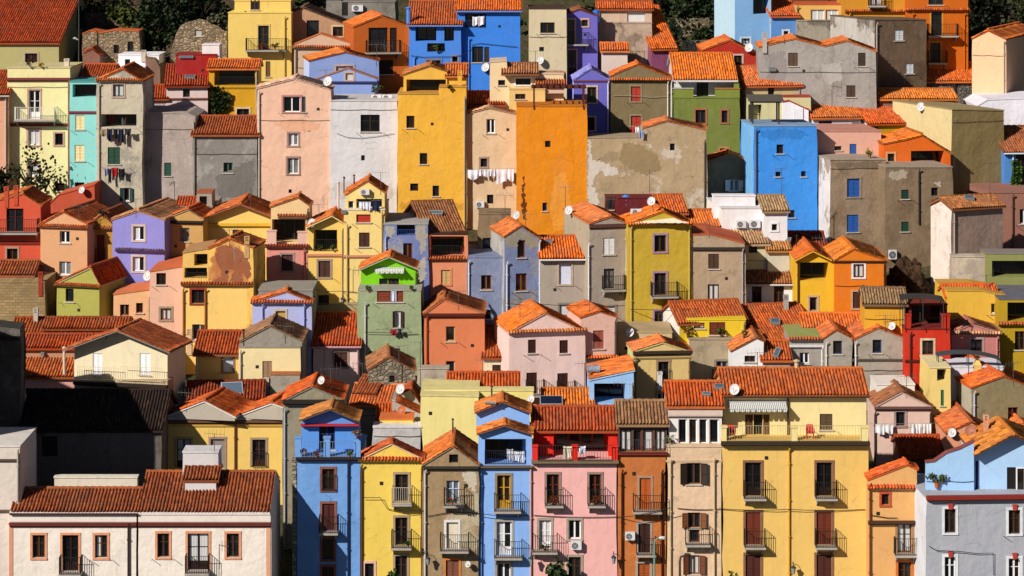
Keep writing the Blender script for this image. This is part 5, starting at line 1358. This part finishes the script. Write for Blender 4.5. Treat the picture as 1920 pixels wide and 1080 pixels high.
line_of([(732, 617, 744, 627, '8a1c2a', 'dark red cloth below the open dark shutters'), (746, 616, 753, 625, '2a3048', 'navy cloth below the open dark shutters')], 'washing on the grey green house', .4, line='clothes line below the open dark shutters')
line_of([(733, 545, 743, 566, 'c8d0e0', 'pale blue towel over the wooden lattice')], 'washing on the grey green house', .12)
line_of([(886, 31, 896, 47, 'f0eef2', 'left white towel in the bright blue terrace'), (897, 30, 908, 47, 'f0eef2', 'right white towel in the bright blue terrace')], 'white towels on the bright blue house', .1, Y=D(255)-.15)
line_of([(1056, 836, 1073, 858, 'e8dcc0', 'cream towel on the red top floor railing'), (1084, 836, 1098, 849, 'dfe6f0', 'pale blue cloth on the red top floor railing')], 'washing on the red top floor', .1, Y=D(1150)-.12)
line_of([(950, 842, 962, 862, 'dcdce8', 'upright white sheet in the sky blue loggia'), (963, 846, 983, 865, 'f0f0f6', 'wide white sheet in the sky blue loggia')], 'washing in the sky blue loggia', .1, Y=D(1150)+.35)
line_of([(1641, 795, 1658, 813, 'e4e4e2', 'white sheet at the left of the shell pink house'), (1659, 795, 1674, 812, 'dcdcdc', 'second white sheet left of the shell pink window')]+[(1707+10*i, 794, 1716+10*i, 813+(i % 2)*2, 'e6e4e0', 'narrow white garment in the row of four below the shell pink window') for i in range(4)], 'washing by the shell pink house', .4, line='long clothes line across the shell pink house')
line_of([(1182, 237, 1190, 256, 'c83a3a', 'red patterned cloth in front of the brown stucco house'), (1191, 238, 1198, 254, 'e8e4e8', 'white cloth in front of the brown stucco house'), (1199, 244, 1206, 258, '8aa0d0', 'pale blue cloth in front of the brown stucco house')], 'washing before the brown stucco house', .35, line='clothes line before the brown stucco house')
# ---------------------------------------------------------------- barrels, tanks, awnings, pergolas, railings
def barrel(px, yt, yb, wpx, hexc, label, name='water_barrel', lie=False):
    mp, n, ob = hit(px, yb); k = mp.y/F; r = wpx*k/2; h = (yb-yt)*k; root = empty(name, T(mp+Vector((0, r, 0))), label, name.replace('_', ' '))
    mb = MB()
    if lie: mb.tube([(-r, 0, h*.55), (-r*.9, 0, h*.55), (r*.9, 0, h*.55), (r, 0, h*.55)], [h*.25, h*.45, h*.45, h*.25], 14)
    else: mb.tube([(0, 0, -.1), (0, 0, h*.05), (0, 0, h*.3), (0, 0, h*.32), (0, 0, h*.35), (0, 0, h*.65), (0, 0, h*.68), (0, 0, h*.7), (0, 0, h*.95), (0, 0, h)], [r*.9, r, r, r*1.05, r, r, r*1.05, r, r, r*.85], 16)
    mb.build('body', paint(hexc, .4), root)
    mb = MB()
    if lie: mb.box(-r*.7, -r*.5, -.15, .15, -.2, h*.2); mb.box(r*.5, r*.7, -.15, .15, -.2, h*.2); mb.build('stand', paint('6a6a6a'), root)
    else: mb.tube([(0, 0, h), (0, 0, h+.06)], r*.5, 12); mb.build('lid', paint(hexc, .5), root)
barrel(1174, 368, 392, 15, '3f8ee0', 'bright blue plastic barrel on a roof')
barrel(1118, 20, 42, 13, '2a78d8', 'blue tank beside the narrow violet house')
barrel(1114, 687, 702, 25, '9aa2b0', 'grey water tank lying on the blue loggia roof', 'water_tank', True)
awning(1365, 754, 1474, 767, 'grey and white striped awning on the big yellow house')
awning(704, 503, 758, 510, 'short white striped awning on the lime green attic house', 'f0eeea', 'a8b0a8', .7)
pergola(1410, 1462, 193, 232, 'dark framed pergola on the vivid blue house terrace', '3a3430', 1.6, False, '5a544c')
pergola(1000, 1096, 166, 198, 'red brown pergola beams on the tall orange block', '5a2a20', 2.0)
terrace_rail([(1362, 827), (1483, 827)], 'thin railing on the big yellow terrace, between the first two posts', 'b8a878', Yo=-.1)
terrace_rail([(1495, 827), (1614, 827)], 'thin railing on the big yellow terrace, nearer the shell pink house', 'b8a878', Yo=-.1)
terrace_rail([(566, 857), (607, 857)], 'railing on the blue terrace beside the first post', '7a8a9a', Yo=-.1)
terrace_rail([(619, 857), (664, 857)], 'railing on the blue terrace nearer the yellow gable', '7a8a9a', Yo=-.1)
terrace_rail([(1009, 864), (1073, 864)], 'dark railing on the red top floor beside the cream towel', '3a3430', Yo=-.1)
terrace_rail([(1083, 864), (1147, 864)], 'dark railing on the red top floor nearer the rust orange house', '3a3430', Yo=-.1)
terrace_rail([(146, 713), (222, 713)], 'thin pale railing before the first white door of the cream gabled house', 'd8c8a0', Yo=-.1)
terrace_rail([(227, 713), (305, 713)], 'thin pale railing before the second white door of the cream gabled house', 'd8c8a0', Yo=-.1)
terrace_rail([(1161, 849), (1249, 849)], 'dark railing under the glazed top floor of the rust orange house', '4a4a4e', .8, Yo=-.1)
# ---------------------------------------------------------------- plants
for a in [
 (1756, 914, 30, 'bushy plant in a terracotta pot on the pale blue terrace', '4a5a30', 'b85c30'),
 (571, 856, 14, 'brown leafed pot on the blue terrace, beside the pale wall', '6a4a20', '6a4a38'),
 (594, 857, 10, 'reddish pot plant in the middle of the blue terrace', '8a4a28', '7a5a40'),
 (655, 857, 12, 'green pot plant on the blue terrace nearest the yellow house', '4a6a1c', '7a5a40'),
 (670, 821, 16, 'orange flowered pot on the blue terrace post', '8a6a28', '7a3a28'),
 (1290, 633, 20, 'dry brown bush at the end of the bright yellow terrace', '7a5a34', '6a4a38'),
 (1352, 632, 16, 'green plant trailing on the bright yellow terrace', '3c5a1c', '6a4a38'),
 (1395, 634, 14, 'dark green plant at the far end of the bright yellow terrace', '2c4a18', '5a4030'),
 (600, 470, 12, 'green pot plant in the arched loggia, by the left rail', '34501c', '6a4a38'),
 (625, 470, 12, 'green pot plant in the arched loggia, by the right rail', '3a5a20', '6a4a38'),
 (866, 466, 18, 'leafy plant in the salmon house terrace', '3a5c1c', '8a4a38'),
 (690, 546, 10, 'tiny green plant on the lime green terrace ledge', '3c6a1c', 'a8502c'),
 (772, 544, 8, 'tiny pot at the end of the lime green terrace ledge', '5a8a1c', 'a8502c'),
 (1630, 296, 18, 'yellow green palm like plant on the salmon pink storey', '7a7a2a', '8a6a50'),
 (705, 178, 20, 'straggly plant on the flat top of the blank white house', '3c4a24', '7a4a38'),
 (57, 126, 16, 'dark red leafed plant on the pale cream house roof terrace', '4a2a20', 'c8b8a0'),
 (78, 127, 10, 'yellow flowering plant on the pale cream house roof terrace', 'b8a020', '8a6a50'),
 (846, 171, 12, 'green plants in the golden house roof loggia', '3a4a1c', '6a4a38'),
 (1257, 832, 16, 'grey green plant beside the white window band', '6a7258', '8a7a68'),
 (820, 98, 14, 'green plant on the blue loggia sill', '4a5a1c', '5a4a40'),
 (203, 405, 10, 'pot of reddish leaves above the narrow ochre house', '7a4a38', '8a5a48'), (190, 404, 12, 'dark potted shrub above the narrow ochre house', '3a3a24', '8a5a48')]:
    pot_plant(*a)
for px, py, lb in [(1037, 943, 'red flower box on the first balcony of the rose pink house'), (1114, 943, 'red flower box on the second balcony of the rose pink house'), (849, 943, 'flower box on the upper balcony of the unrestored brown house'), (766, 1021, 'flower pot on the middle balcony of the lemon yellow house'),
                   (492, 91, 'red flower box on the tall yellow house balcony, by the door'), (516, 91, 'red flower box on the tall yellow house balcony, by the corner'), (1022, 1029, 'green trailing plant on the wide balcony of the rose pink house')]:
    pot_plant(px, py, 11, lb, '3a4a1c', '8a3a28', .35, 'flower boxes on the balconies', 'b02424' if 'red' in lb else None, .8)
# ---------------------------------------------------------------- flaked plaster, terrace walls, canopies
def patch(pts, hexc, st='soft', off=.008):
    hs = [hit(*p) for p in pts]; ob = hs[0][2]; r = ob
    while r.parent: r = r.parent
    inv = r.matrix_world.inverted(); n0 = hs[0][1]; c0 = hs[0][0]
    P = []
    for p in pts:                                   # every corner on the plane of the first
        rr = ray(*p); t_ = (c0-CAM).dot(n0)/rr.dot(n0); P.append(inv @ (CAM+rr*t_+n0*off))
    mb = MB(); q = []
    for i, p in enumerate(P):
        b = P[(i+1) % len(P)]; L = (b-p).length; k = max(1, int(L/.12))
        for j in range(k):
            v = p.lerp(b, j/k); s = .12 if j else .04
            nl = (r.matrix_world.to_3x3().inverted() @ n0).normalized(); jv = Vector((rnd.uniform(-s, s), 0, rnd.uniform(-s, s))); q.append(v+(jv-nl*jv.dot(nl)))
    for tri in tessellate_polygon([[Vector((v.x, v.z, 0)) for v in q]]): mb.poly([q[i] for i in tri])
    mb.build('flaked_plaster', plaster(hexc, st), r)
patch([(405,466),(420,461),(436,462),(450,470),(466,484),(471,505),(468,520),(462,526),(458,512),(452,520),(455,529),(440,531),(432,528),(438,508),(430,506),(426,530),(400,529),(416,516),(410,500),(404,488)], '985c3c')
patch([(1102,262),(1108,262),(1110,300),(1130,304),(1143,310),(1158,314),(1157,328),(1140,330),(1128,320),(1116,330),(1110,350),(1120,362),(1124,380),(1112,392),(1102,394)], 'd4c8b8')
patch([(868,884),(893,882),(893,918),(884,920),(876,906),(868,902)], 'c8bca4')
patch([(722,424),(738,424),(740,438),(730,446),(722,440)], 'a8a498'); patch([(780,424),(800,423),(799,470),(788,476),(786,452),(780,446)], 'aaa294'); patch([(783,500),(797,480),(799,520),(788,530)], 'b8b0a0')
patch([(366,258),(400,256),(392,270),(374,286),(366,310)], 'aaa59e'); patch([(404,330),(470,300),(480,330),(470,370),(410,372)], '78736c')
patch([(1186,418.5),(1242,400.5),(1290,418.5)], 'ece0c0')
patch([(948,446),(976,428),(1010,449),(1010,462),(996,468),(986,460),(984,449),(971,449),(970,462),(958,466),(948,458)], 'a09682')
patch([(979,332),(983,330),(985,345),(983,372),(988,385),(986,412),(981,406),(978,380),(980,352)], '6e3406', off=.006)
patch([(1040,330),(1060,322),(1066,350),(1072,392),(1062,430),(1040,432),(1030,400),(1036,360)], 'f09c34', off=.006)
patch([(1424,244),(1452,242),(1500,243),(1516,252),(1500,262),(1470,258),(1448,263),(1430,258)], '3584d2', off=.006)
patch([(1170,268),(1200,272),(1232,290),(1240,318),(1215,330),(1185,318),(1160,300)], '9c845e', off=.006); patch([(1118,300),(1140,284),(1160,286),(1158,300),(1140,304)], 'a08a68', off=.006)
patch([(1668,322),(1704,320),(1700,332),(1680,338),(1668,334)], 'b8a890', off=.006); patch([(1748,342),(1762,340),(1764,352),(1760,350)], 'c4b8a8', off=.006)
patch([(1440,100),(1470,96),(1476,140),(1462,170),(1440,165)], '98908a', off=.006); patch([(1540,120),(1575,118),(1580,150),(1548,160)], 'b4aea4', off=.006)
patch([(1650,140),(1690,136),(1694,160),(1670,178),(1648,172)], '5c4a38', off=.006)
patch([(750,380),(790,376),(840,384),(868,380),(868,392),(750,392)], 'd89c34', off=.006); patch([(512,230),(560,222),(600,232),(596,244),(540,246)], 'e8b08c', off=.006)
patch([(626,345),(660,340),(700,350),(735,344),(735,372),(626,372)], 'cfc8c0', off=.006); patch([(1560,305),(1655,303),(1640,318),(1600,312),(1575,322)], '84705a', off=.006)
patch([(1316,380),(1340,376),(1338,396),(1318,398)], 'c8bca8')
def canopy(x0, y0, x1, y1, rise, dep, label, hexc, foot):
    mp, n, ob = hit(*foot); Y = mp.y-.3; A = at(x0, y0, Y); B = at(x1, y1, Y); w = B.x-A.x; dz = B.z-A.z; k = Y/F; root = empty('canopy', T(A), label, 'canopy'); mb = MB(); N = 12; z0 = mp.z-A.z
    P = [(w*i/N, dz*i/N+rise*k*4*(i/N)*(1-i/N)) for i in range(N+1)]
    for i in range(N):
        a, b = P[i], P[i+1]; mb.prism([(a[0], 0, a[1]), (b[0], 0, b[1]), (b[0], dep, b[1]+.15), (a[0], dep, a[1]+.15)], (0, 0, -.03))
    mb.build('canopy_sheet', paint(hexc, .5), root)
    for x in (.1, w*.5, w-.1):
        for y in (.05, dep-.05): mb = MB(); mb.tube([(x, y, z0), (x, y, dz*x/w+rise*k*4*(x/w)*(1-x/w)-.02)], .03, 5); mb.build('post', paint('3a3834'), root)
canopy(1757, 668, 1876, 675, 8, .7, 'curved grey canopy over the white terrace beside the scarlet house', '45484c', (1815, 700))
canopy(1690, 562, 1772, 565, 4, 1.3, 'dark fabric canopy above the scarlet house terrace', '3a3632', (1738, 617))
# ---------------------------------------------------------------- cables and lamps
cable([(1000, 966), (1158, 969), (1215, 962), (1258, 952)], 'dark cable across the rose pink and rust orange fronts')
cable([(1270, 953), (1352, 954), (1478, 955), (1622, 955)], 'cable across the big yellow house at second floor height')
cable([(678, 933), (713, 933), (727, 955), (793, 957)], 'stepped cable across the lemon yellow house')
cable([(800, 968), (845, 960), (893, 962), (940, 968), (990, 966)], 'cable across the brown and sky blue fronts')
cable([(950, 569), (1012, 570), (1100, 571), (1172, 573)], 'cable across the grey blue and taupe fronts')
cable([(1182, 580), (1222, 581), (1292, 580)], 'cable across the olive yellow house')
cable([(884, 84), (900, 81), (938, 85), (970, 88)], 'looping cable on the bright blue house')
cable([(770, 104), (820, 106), (872, 102), (884, 90)], 'cable on the loggia blue house')
cable([(1742, 1024), (1756, 1032), (1800, 1034), (1862, 1037), (1863, 1078)], 'bent cable on the pale grey house')
cable([(1634, 966), (1665, 971), (1682, 971)], 'short cable on the apricot house')
cable([(590, 543), (640, 546), (670, 548)], 'cable across the yellow tower house foot')
cable([(684, 623), (730, 624), (784, 626)], 'thin cable across the grey green house')
cable([(1150, 179), (1195, 180), (1250, 181)], 'pale cable across the brown stucco house', hexc='a89c88')
cable([(632, 250), (650, 257), (700, 256), (738, 250)], 'thin cable on the blank white house', hexc='a8a4a0')
for a in [(1486, 1064, 'wall lantern low on the big yellow house'), (803, 1047, 'wall lantern on the unrestored brown house'), (996, 1047, 'wall lantern on the edge of the rose pink house'), (1150, 1045, 'wall lantern between rose pink and rust orange houses'), (643, 562, 'wall lantern on the yellow house behind the yard wall')]: wall_lamp(*a)
P = at(1227, 1120, 148.2); root = empty('street_lamp', T(Vector((P.x, P.y, 0))), 'pale green street lamp post before the rust orange house', 'street lamp'); hz = at(1227, 1012, 148.2).z
mb = MB(); mb.tube([(0, 0, 0), (0, 0, 1), (0, 0, hz-.3), (.05, 0, hz), (.35, 0, hz+.12)], [.09, .07, .05, .04, .035], 8); mb.build('post', paint('6a9a88', .5), root)
mb = MB(); mb.tube([(.28, 0, hz+.1), (.4, 0, hz+.12), (.6, 0, hz+.1), (.68, 0, hz+.06)], [.05, .1, .1, .04], 8); mb.build('lamp_head', paint('c8ccc8', .4), root)
# plastic chairs on the big yellow terrace
def chair(px, py, hexc, label):
    mp, n, ob = hit(px, py); root = empty('plastic_chair', T(mp+Vector((0, .25, 0))), label, 'chair', 'plastic chairs on the yellow terrace')
    mb = MB(); mb.box(-.24, .24, -.22, .22, .4, .44); mb.build('seat', paint(hexc, .4), root)
    mb = MB(); mb.prism([(-.24, .18, .441), (.24, .18, .441), (.2, .3, .86), (-.2, .3, .86)], (0, .03, 0)); mb.build('backrest', paint(hexc, .4), root)
    for x in (-.21, .21):
        for y in (-.19, .19): mb = MB(); mb.tube([(x, y, 0), (x*.95, y*.95, .4)], .022, 5); mb.build('leg', paint(hexc, .4), root)
        mb = MB(); mb.tube([(x*1.1, -.2, .42), (x*1.15, -.18, .64), (x*1.1, .2, .66)], .022, 5); mb.build('armrest', paint(hexc, .4), root)
chair(1520, 826, 'c83a34', 'coral red plastic chair in the middle of the yellow terrace'); chair(1372, 826, 'a82020', 'dark red plastic chair by the first post of the yellow terrace')
# ---------------------------------------------------------------- rocks, ivy, trees, hillside growth
import mathutils
def rock(px, py, wpx, hpx, hexc, label, Y=None, name='rock_outcrop', dpt=3):
    Yg = D(py) if Y is None else Y; P = at(px, py, Yg); k = Yg/F; mb = MB(); N, K = 40, 24; w, h = wpx*k/2, hpx*k
    V = []
    for j in range(K+1):
        for i in range(N):
            th = 2*math.pi*i/N; ph = math.pi*.62*j/K; v = Vector((math.sin(ph)*math.cos(th), math.sin(ph)*math.sin(th), math.cos(ph)))
            q = v*2.2+Vector((px*.1, 0, py*.1)); d = 1+.28*mathutils.noise.noise(q)+.16*mathutils.noise.noise(q*2.6)+.08*mathutils.noise.noise(q*6)+.05*mathutils.noise.noise(q*13)
            V.append((v.x*w*d, v.y*dpt*d, v.z*h*d))
    mb.v = V; mb.f = [(j*N+i, j*N+(i+1) % N, (j+1)*N+(i+1) % N, (j+1)*N+i) for j in range(K) for i in range(N)]
    t = NT('rock'); c = lin(hexc); t.bump(t.noise(3, 8, .75), 1, .25)
    o = mb.build(name, t.done(t.mix(t.ramp(t.noise(1.2, 7, .7), (.4, .65, 0, 1)), sc(c, .6), sc(c, 1.3)), .95)); o.location = P; tag(o, label, 'rock')
rock(1700, 556, 78, 68, '4a3424', 'dark brown rock outcrop between the orange house and white flank', Y=D(556), dpt=2.5)
rock(1690, 560, 50, 30, '5a4430', 'lower tan rock at the foot of the dark outcrop', Y=D(575), dpt=1.5)
def ivy(x0, y0, x1, y1, Yp, hexc, label, n=900):
    A = at(x0, y0, Yp); B = at(x1, y1, Yp); rg = random.Random(3); mb = MB(); w, h = B.x-A.x, A.z-B.z
    leaves(mb, Vector((w/2, -.15, -h/2)), (w*.42, .12, h*.45), n, .24, rg, 18)
    o = mb.build('ivy', leafmat(hexc)); o.location = A; tag(o, label, 'ivy')
ivy(390, 158, 430, 218, D(300)-.1, '2a3a18', 'dark ivy climbing the ochre yellow house')
ivy(1896, 296, 1912, 358, D(405)-.6, '3a5a28', 'ivy hanging beside the white pilaster')
for a in [
 (58, 374, 130, 96, '1e2812', 'sparse dark tree before the pale cream house', 'tree', 'tree', D(410), 420, 'trees between the houses', .3),
 (4, 372, 60, 50, '1a2210', 'dark bushy tree at the left edge below the peach pink house', 'tree', 'tree', D(412), 800, 'trees between the houses', .3),
 (1045, 1150, 52, 92, '27401a', 'palm like tree top at the foot of the rose pink house', 'tree', 'tree', 148.5, 900, 'trees in the street below', .3),
 (1372, 1150, 30, 78, '2a4218', 'small tree top at the foot of the big yellow house', 'tree', 'tree', 148.6, 500, 'trees in the street below', .25),
 (738, 1150, 34, 80, '30481c', 'small tree top at the foot of the lemon yellow house', 'tree', 'tree', 148.7, 500, 'trees in the street below', .25)]:
    shrub(*a)
G = [(280, 128, 70, 118, '20301a', 'tall dark agave like bush between the two stone ruins'), (322, 70, 70, 90, '1a2814', 'dark bush behind the rounded ruin'), (250, 60, 90, 50, '3a4418', 'yellow green scrub above the stone terrace wall'),
     (180, 30, 120, 40, '2a3414', 'scrub along the hill crest above the terrace wall'), (130, 75, 50, 60, '161e10', 'black green bush beside the big red roof'), (300, 40, 80, 60, '22301a', 'mid green bush beyond the agave'),
     (385, 40, 90, 60, '1c2816', 'dark bush against the tall yellow house'), (410, 70, 40, 40, '4a4c3a', 'grey green bush beside the rounded ruin'), (440, 108, 40, 30, '4a4a34', 'dry shrub at the foot of the tall yellow house'),
     (1262, 60, 110, 70, '26361a', 'round dark bush above the stone wall'), (1250, 112, 60, 70, '1a2612', 'dark bush under the stone wall'), (1300, 30, 90, 40, '1e2c14', 'bush beside the pale sky blue tower'), (1320, 84, 40, 34, '2a3a1c', 'low bush on the rocks by the sky blue tower'), (1230, 60, 50, 80, '18220f', 'deep green bush beside the steep orange roof'),
     (1835, 60, 60, 70, '121a0c', 'black green bush right of the deep orange house'), (1880, 30, 90, 50, '161e0e', 'dark bush on the hill at the top right'), (1830, 120, 50, 60, '10160a', 'shaded bush behind the peach block'), (1915, 60, 60, 50, '2a3018', 'olive bush at the upper right corner'), (560, 4, 120, 30, '2e3c18', 'scrub above the shadowed brown house'), (820, 0, 160, 30, '2a3818', 'scrub above the blue houses')]
for i, a in enumerate(G): shrub(a[0], a[1], a[2]*1.15, a[3]*1.1, a[4], a[5], n=1100, size=.36)
# agave spikes
P = at(272, 45, D(120)); root = empty('agave', T(P), 'spiky yellow green agave on the dark hillside', 'agave'); rg = random.Random(2)
for i in range(26):
    a = rg.uniform(0, 6.28); e = rg.uniform(.3, 1.35); L = rg.uniform(1.2, 2.2); d = Vector((math.cos(a)*math.cos(e), math.sin(a)*math.cos(e), math.sin(e))); s = Vector((-math.sin(a), math.cos(a), 0))*.1
    mb = MB(); tip = d*L-Vector((0, 0, .3*L*math.cos(e))); mid = d*L*.55
    mb.poly([-s*.7, mid-s, tip, mid+s, s*.7]); mb.build('leaf', leafmat('6a6a24'), root)
mb = MB(); mb.tube([(0, 0, -3.2), (0, 0, .1)], [.3, .2], 8); mb.build('trunk', paint('4a3c28', .9), root)
def stone_wall(x0, x1, yt, yb, label, hexc='6a5a4c', Y=None):
    Yg = D(yb) if Y is None else Y; A = at(x0, yb, Yg); B = at(x1, yt, Yg); w, h = B.x-A.x, B.z-A.z; mb = MB(); n = 24; top = [h*(1+.1*mathutils.noise.noise((i*.7, x0, 0))) for i in range(n+1)]
    mb.prism([(0, 0, -1.5)]+[(w*i/n, 0, top[i]) for i in range(n+1)]+[(w, 0, -1.5)], (0, .6, 0)); o = mb.build('stone_wall', plaster(hexc, 'stone')); o.location = A; tag(o, label, 'stone wall', 'terrace walls on the hillside')
stone_wall(108, 262, 24, 52, 'long dry stone terrace wall above the low ruin', '6e5a4c'); stone_wall(150, 270, 0, 10, 'upper dry stone wall at the top edge of the hillside', '5e4c40')
stone_wall(1240, 1330, 34, 66, 'dry stone wall below the round dark bush', '8a7a60'); stone_wall(1280, 1335, 76, 100, 'broken stone bank beside the sky blue tower', '9a8a70'); stone_wall(1865, 1990, 20, 34, 'stone wall at the upper right corner', '6a5c50')
P = at(148, 95, D(180)); root = empty('lamp_post', T(P), 'thin dark lamp post beside the big red roof', 'lamp post'); mb = MB(); mb.tube([(0, 0, -1), (0, 0, 5)], [.08, .05], 6); mb.build('post', paint('3a3834'), root)
mb = MB(); mb.tube([(0, 0, .9), (-.35, 0, 1.1), (-.5, 0, 1.05)], [.03, .1, .05], 6); mb.build('lamp_head', paint('c8c4bc'), root)

rg = random.Random(9); mb = MB()
for i in range(520):                       # loose scrub over the open hillside round the town
    x = rg.uniform(-120, 120); y = rg.uniform(224, 330) if i % 4 else rg.uniform(160, 224)
    if i % 4 == 0: x = rg.choice([-1, 1])*rg.uniform(y*.22+6, 120)
    s = rg.uniform(.5, 1.5); leaves(mb, Vector((x, y, SL*(y-150)+s*.4)), (s*1.3, s*1.2, s*.8), 46, .42, rg, 7)
o = mb.build('hillside_scrub', leafmat('2c3a1a')); o['kind'] = 'stuff'
# ------------------------------------------------------------------ ground, sky, sun, camera
def ground():
    import mathutils
    NX, YS = 160, [-300, 0, 60, 100, 125, 140, 149, 150] + [152+2*k for k in range(50)] + [256+8*k for k in range(25)] + [600, 1500]
    xs = [-1500, -600, -300]+[-160+2.2*k for k in range(146)]+[300, 600, 1500]
    mb = MB(); V = []
    for y in YS:
        for x in xs:
            n = mathutils.noise.noise((x*.09, y*.09, 0)) if y > 150 else 0
            n2 = mathutils.noise.noise((x*.35, y*.35, 3)) if y > 150 else 0
            V.append((x, y, max(0, SL*(min(y, 470)-150))+(n*1.0+n2*.5-.5 if y > 151 else 0)))
    nx = len(xs)
    Fa = [(j*nx+i, j*nx+i+1, (j+1)*nx+i+1, (j+1)*nx+i) for j in range(len(YS)-1) for i in range(nx-1)]
    me = bpy.data.meshes.new('hillside'); me.from_pydata(V, [], Fa)
    t = NT('hillside_earth')
    a = t.mix(t.ramp(t.noise(.25, 6, .7), (.42, .6, 0, 1)), lin('4a4a2a'), lin('5c4c3a'))
    b = t.mix(t.ramp(t.noise(1.3, 6, .7), (.45, .7, 0, 1)), a, lin('2c3418'))
    t.bump(t.noise(2, 6, .7), 1, .4); me.materials.append(t.done(b, .95))
    o = link('hillside', me); o['kind'] = 'structure'
ground()
w = bpy.data.worlds.new('World'); SC.world = w; w.use_nodes = True
sky = w.node_tree.nodes.new('ShaderNodeTexSky'); sky.sky_type = 'NISHITA'; sky.sun_disc = False
TS = Vector((-.95, -1, .86)).normalized()            # towards the sun
el = math.asin(TS.z); az = math.atan2(TS.x, TS.y)
sky.sun_elevation = el; sky.sun_rotation = az % (2*math.pi)
sky.air_density = .45; sky.dust_density = .3
bg = w.node_tree.nodes['Background']; w.node_tree.links.new(sky.outputs[0], bg.inputs[0]); bg.inputs[1].default_value = .05
ld = bpy.data.lights.new('sun', 'SUN'); ld.energy = 5.0; ld.angle = math.radians(.5); ld.color = (1, .93, .8)
lo = bpy.data.objects.new('sun', ld); COL.objects.link(lo); lo.rotation_euler = (-TS).to_track_quat('-Z', 'Y').to_euler(); lo.location = (-60, 60, 120)
cd = bpy.data.cameras.new('camera'); cam = bpy.data.objects.new('camera', cd); COL.objects.link(cam)
cam.location = CAM; cam.rotation_euler = (math.pi/2, 0, 0); cd.sensor_width = 36; cd.lens = 36*F/1920
cd.shift_y = -(540-HOR)/1920; cd.clip_end = 5000; cd.clip_start = 1
SC.camera = cam
SC.view_settings.view_transform = 'Standard'; SC.view_settings.look = 'None'; SC.view_settings.exposure = .12; SC.view_settings.gamma = 1
SC.cycles.max_bounces = 5; SC.cycles.diffuse_bounces = 2; SC.cycles.use_denoising = True
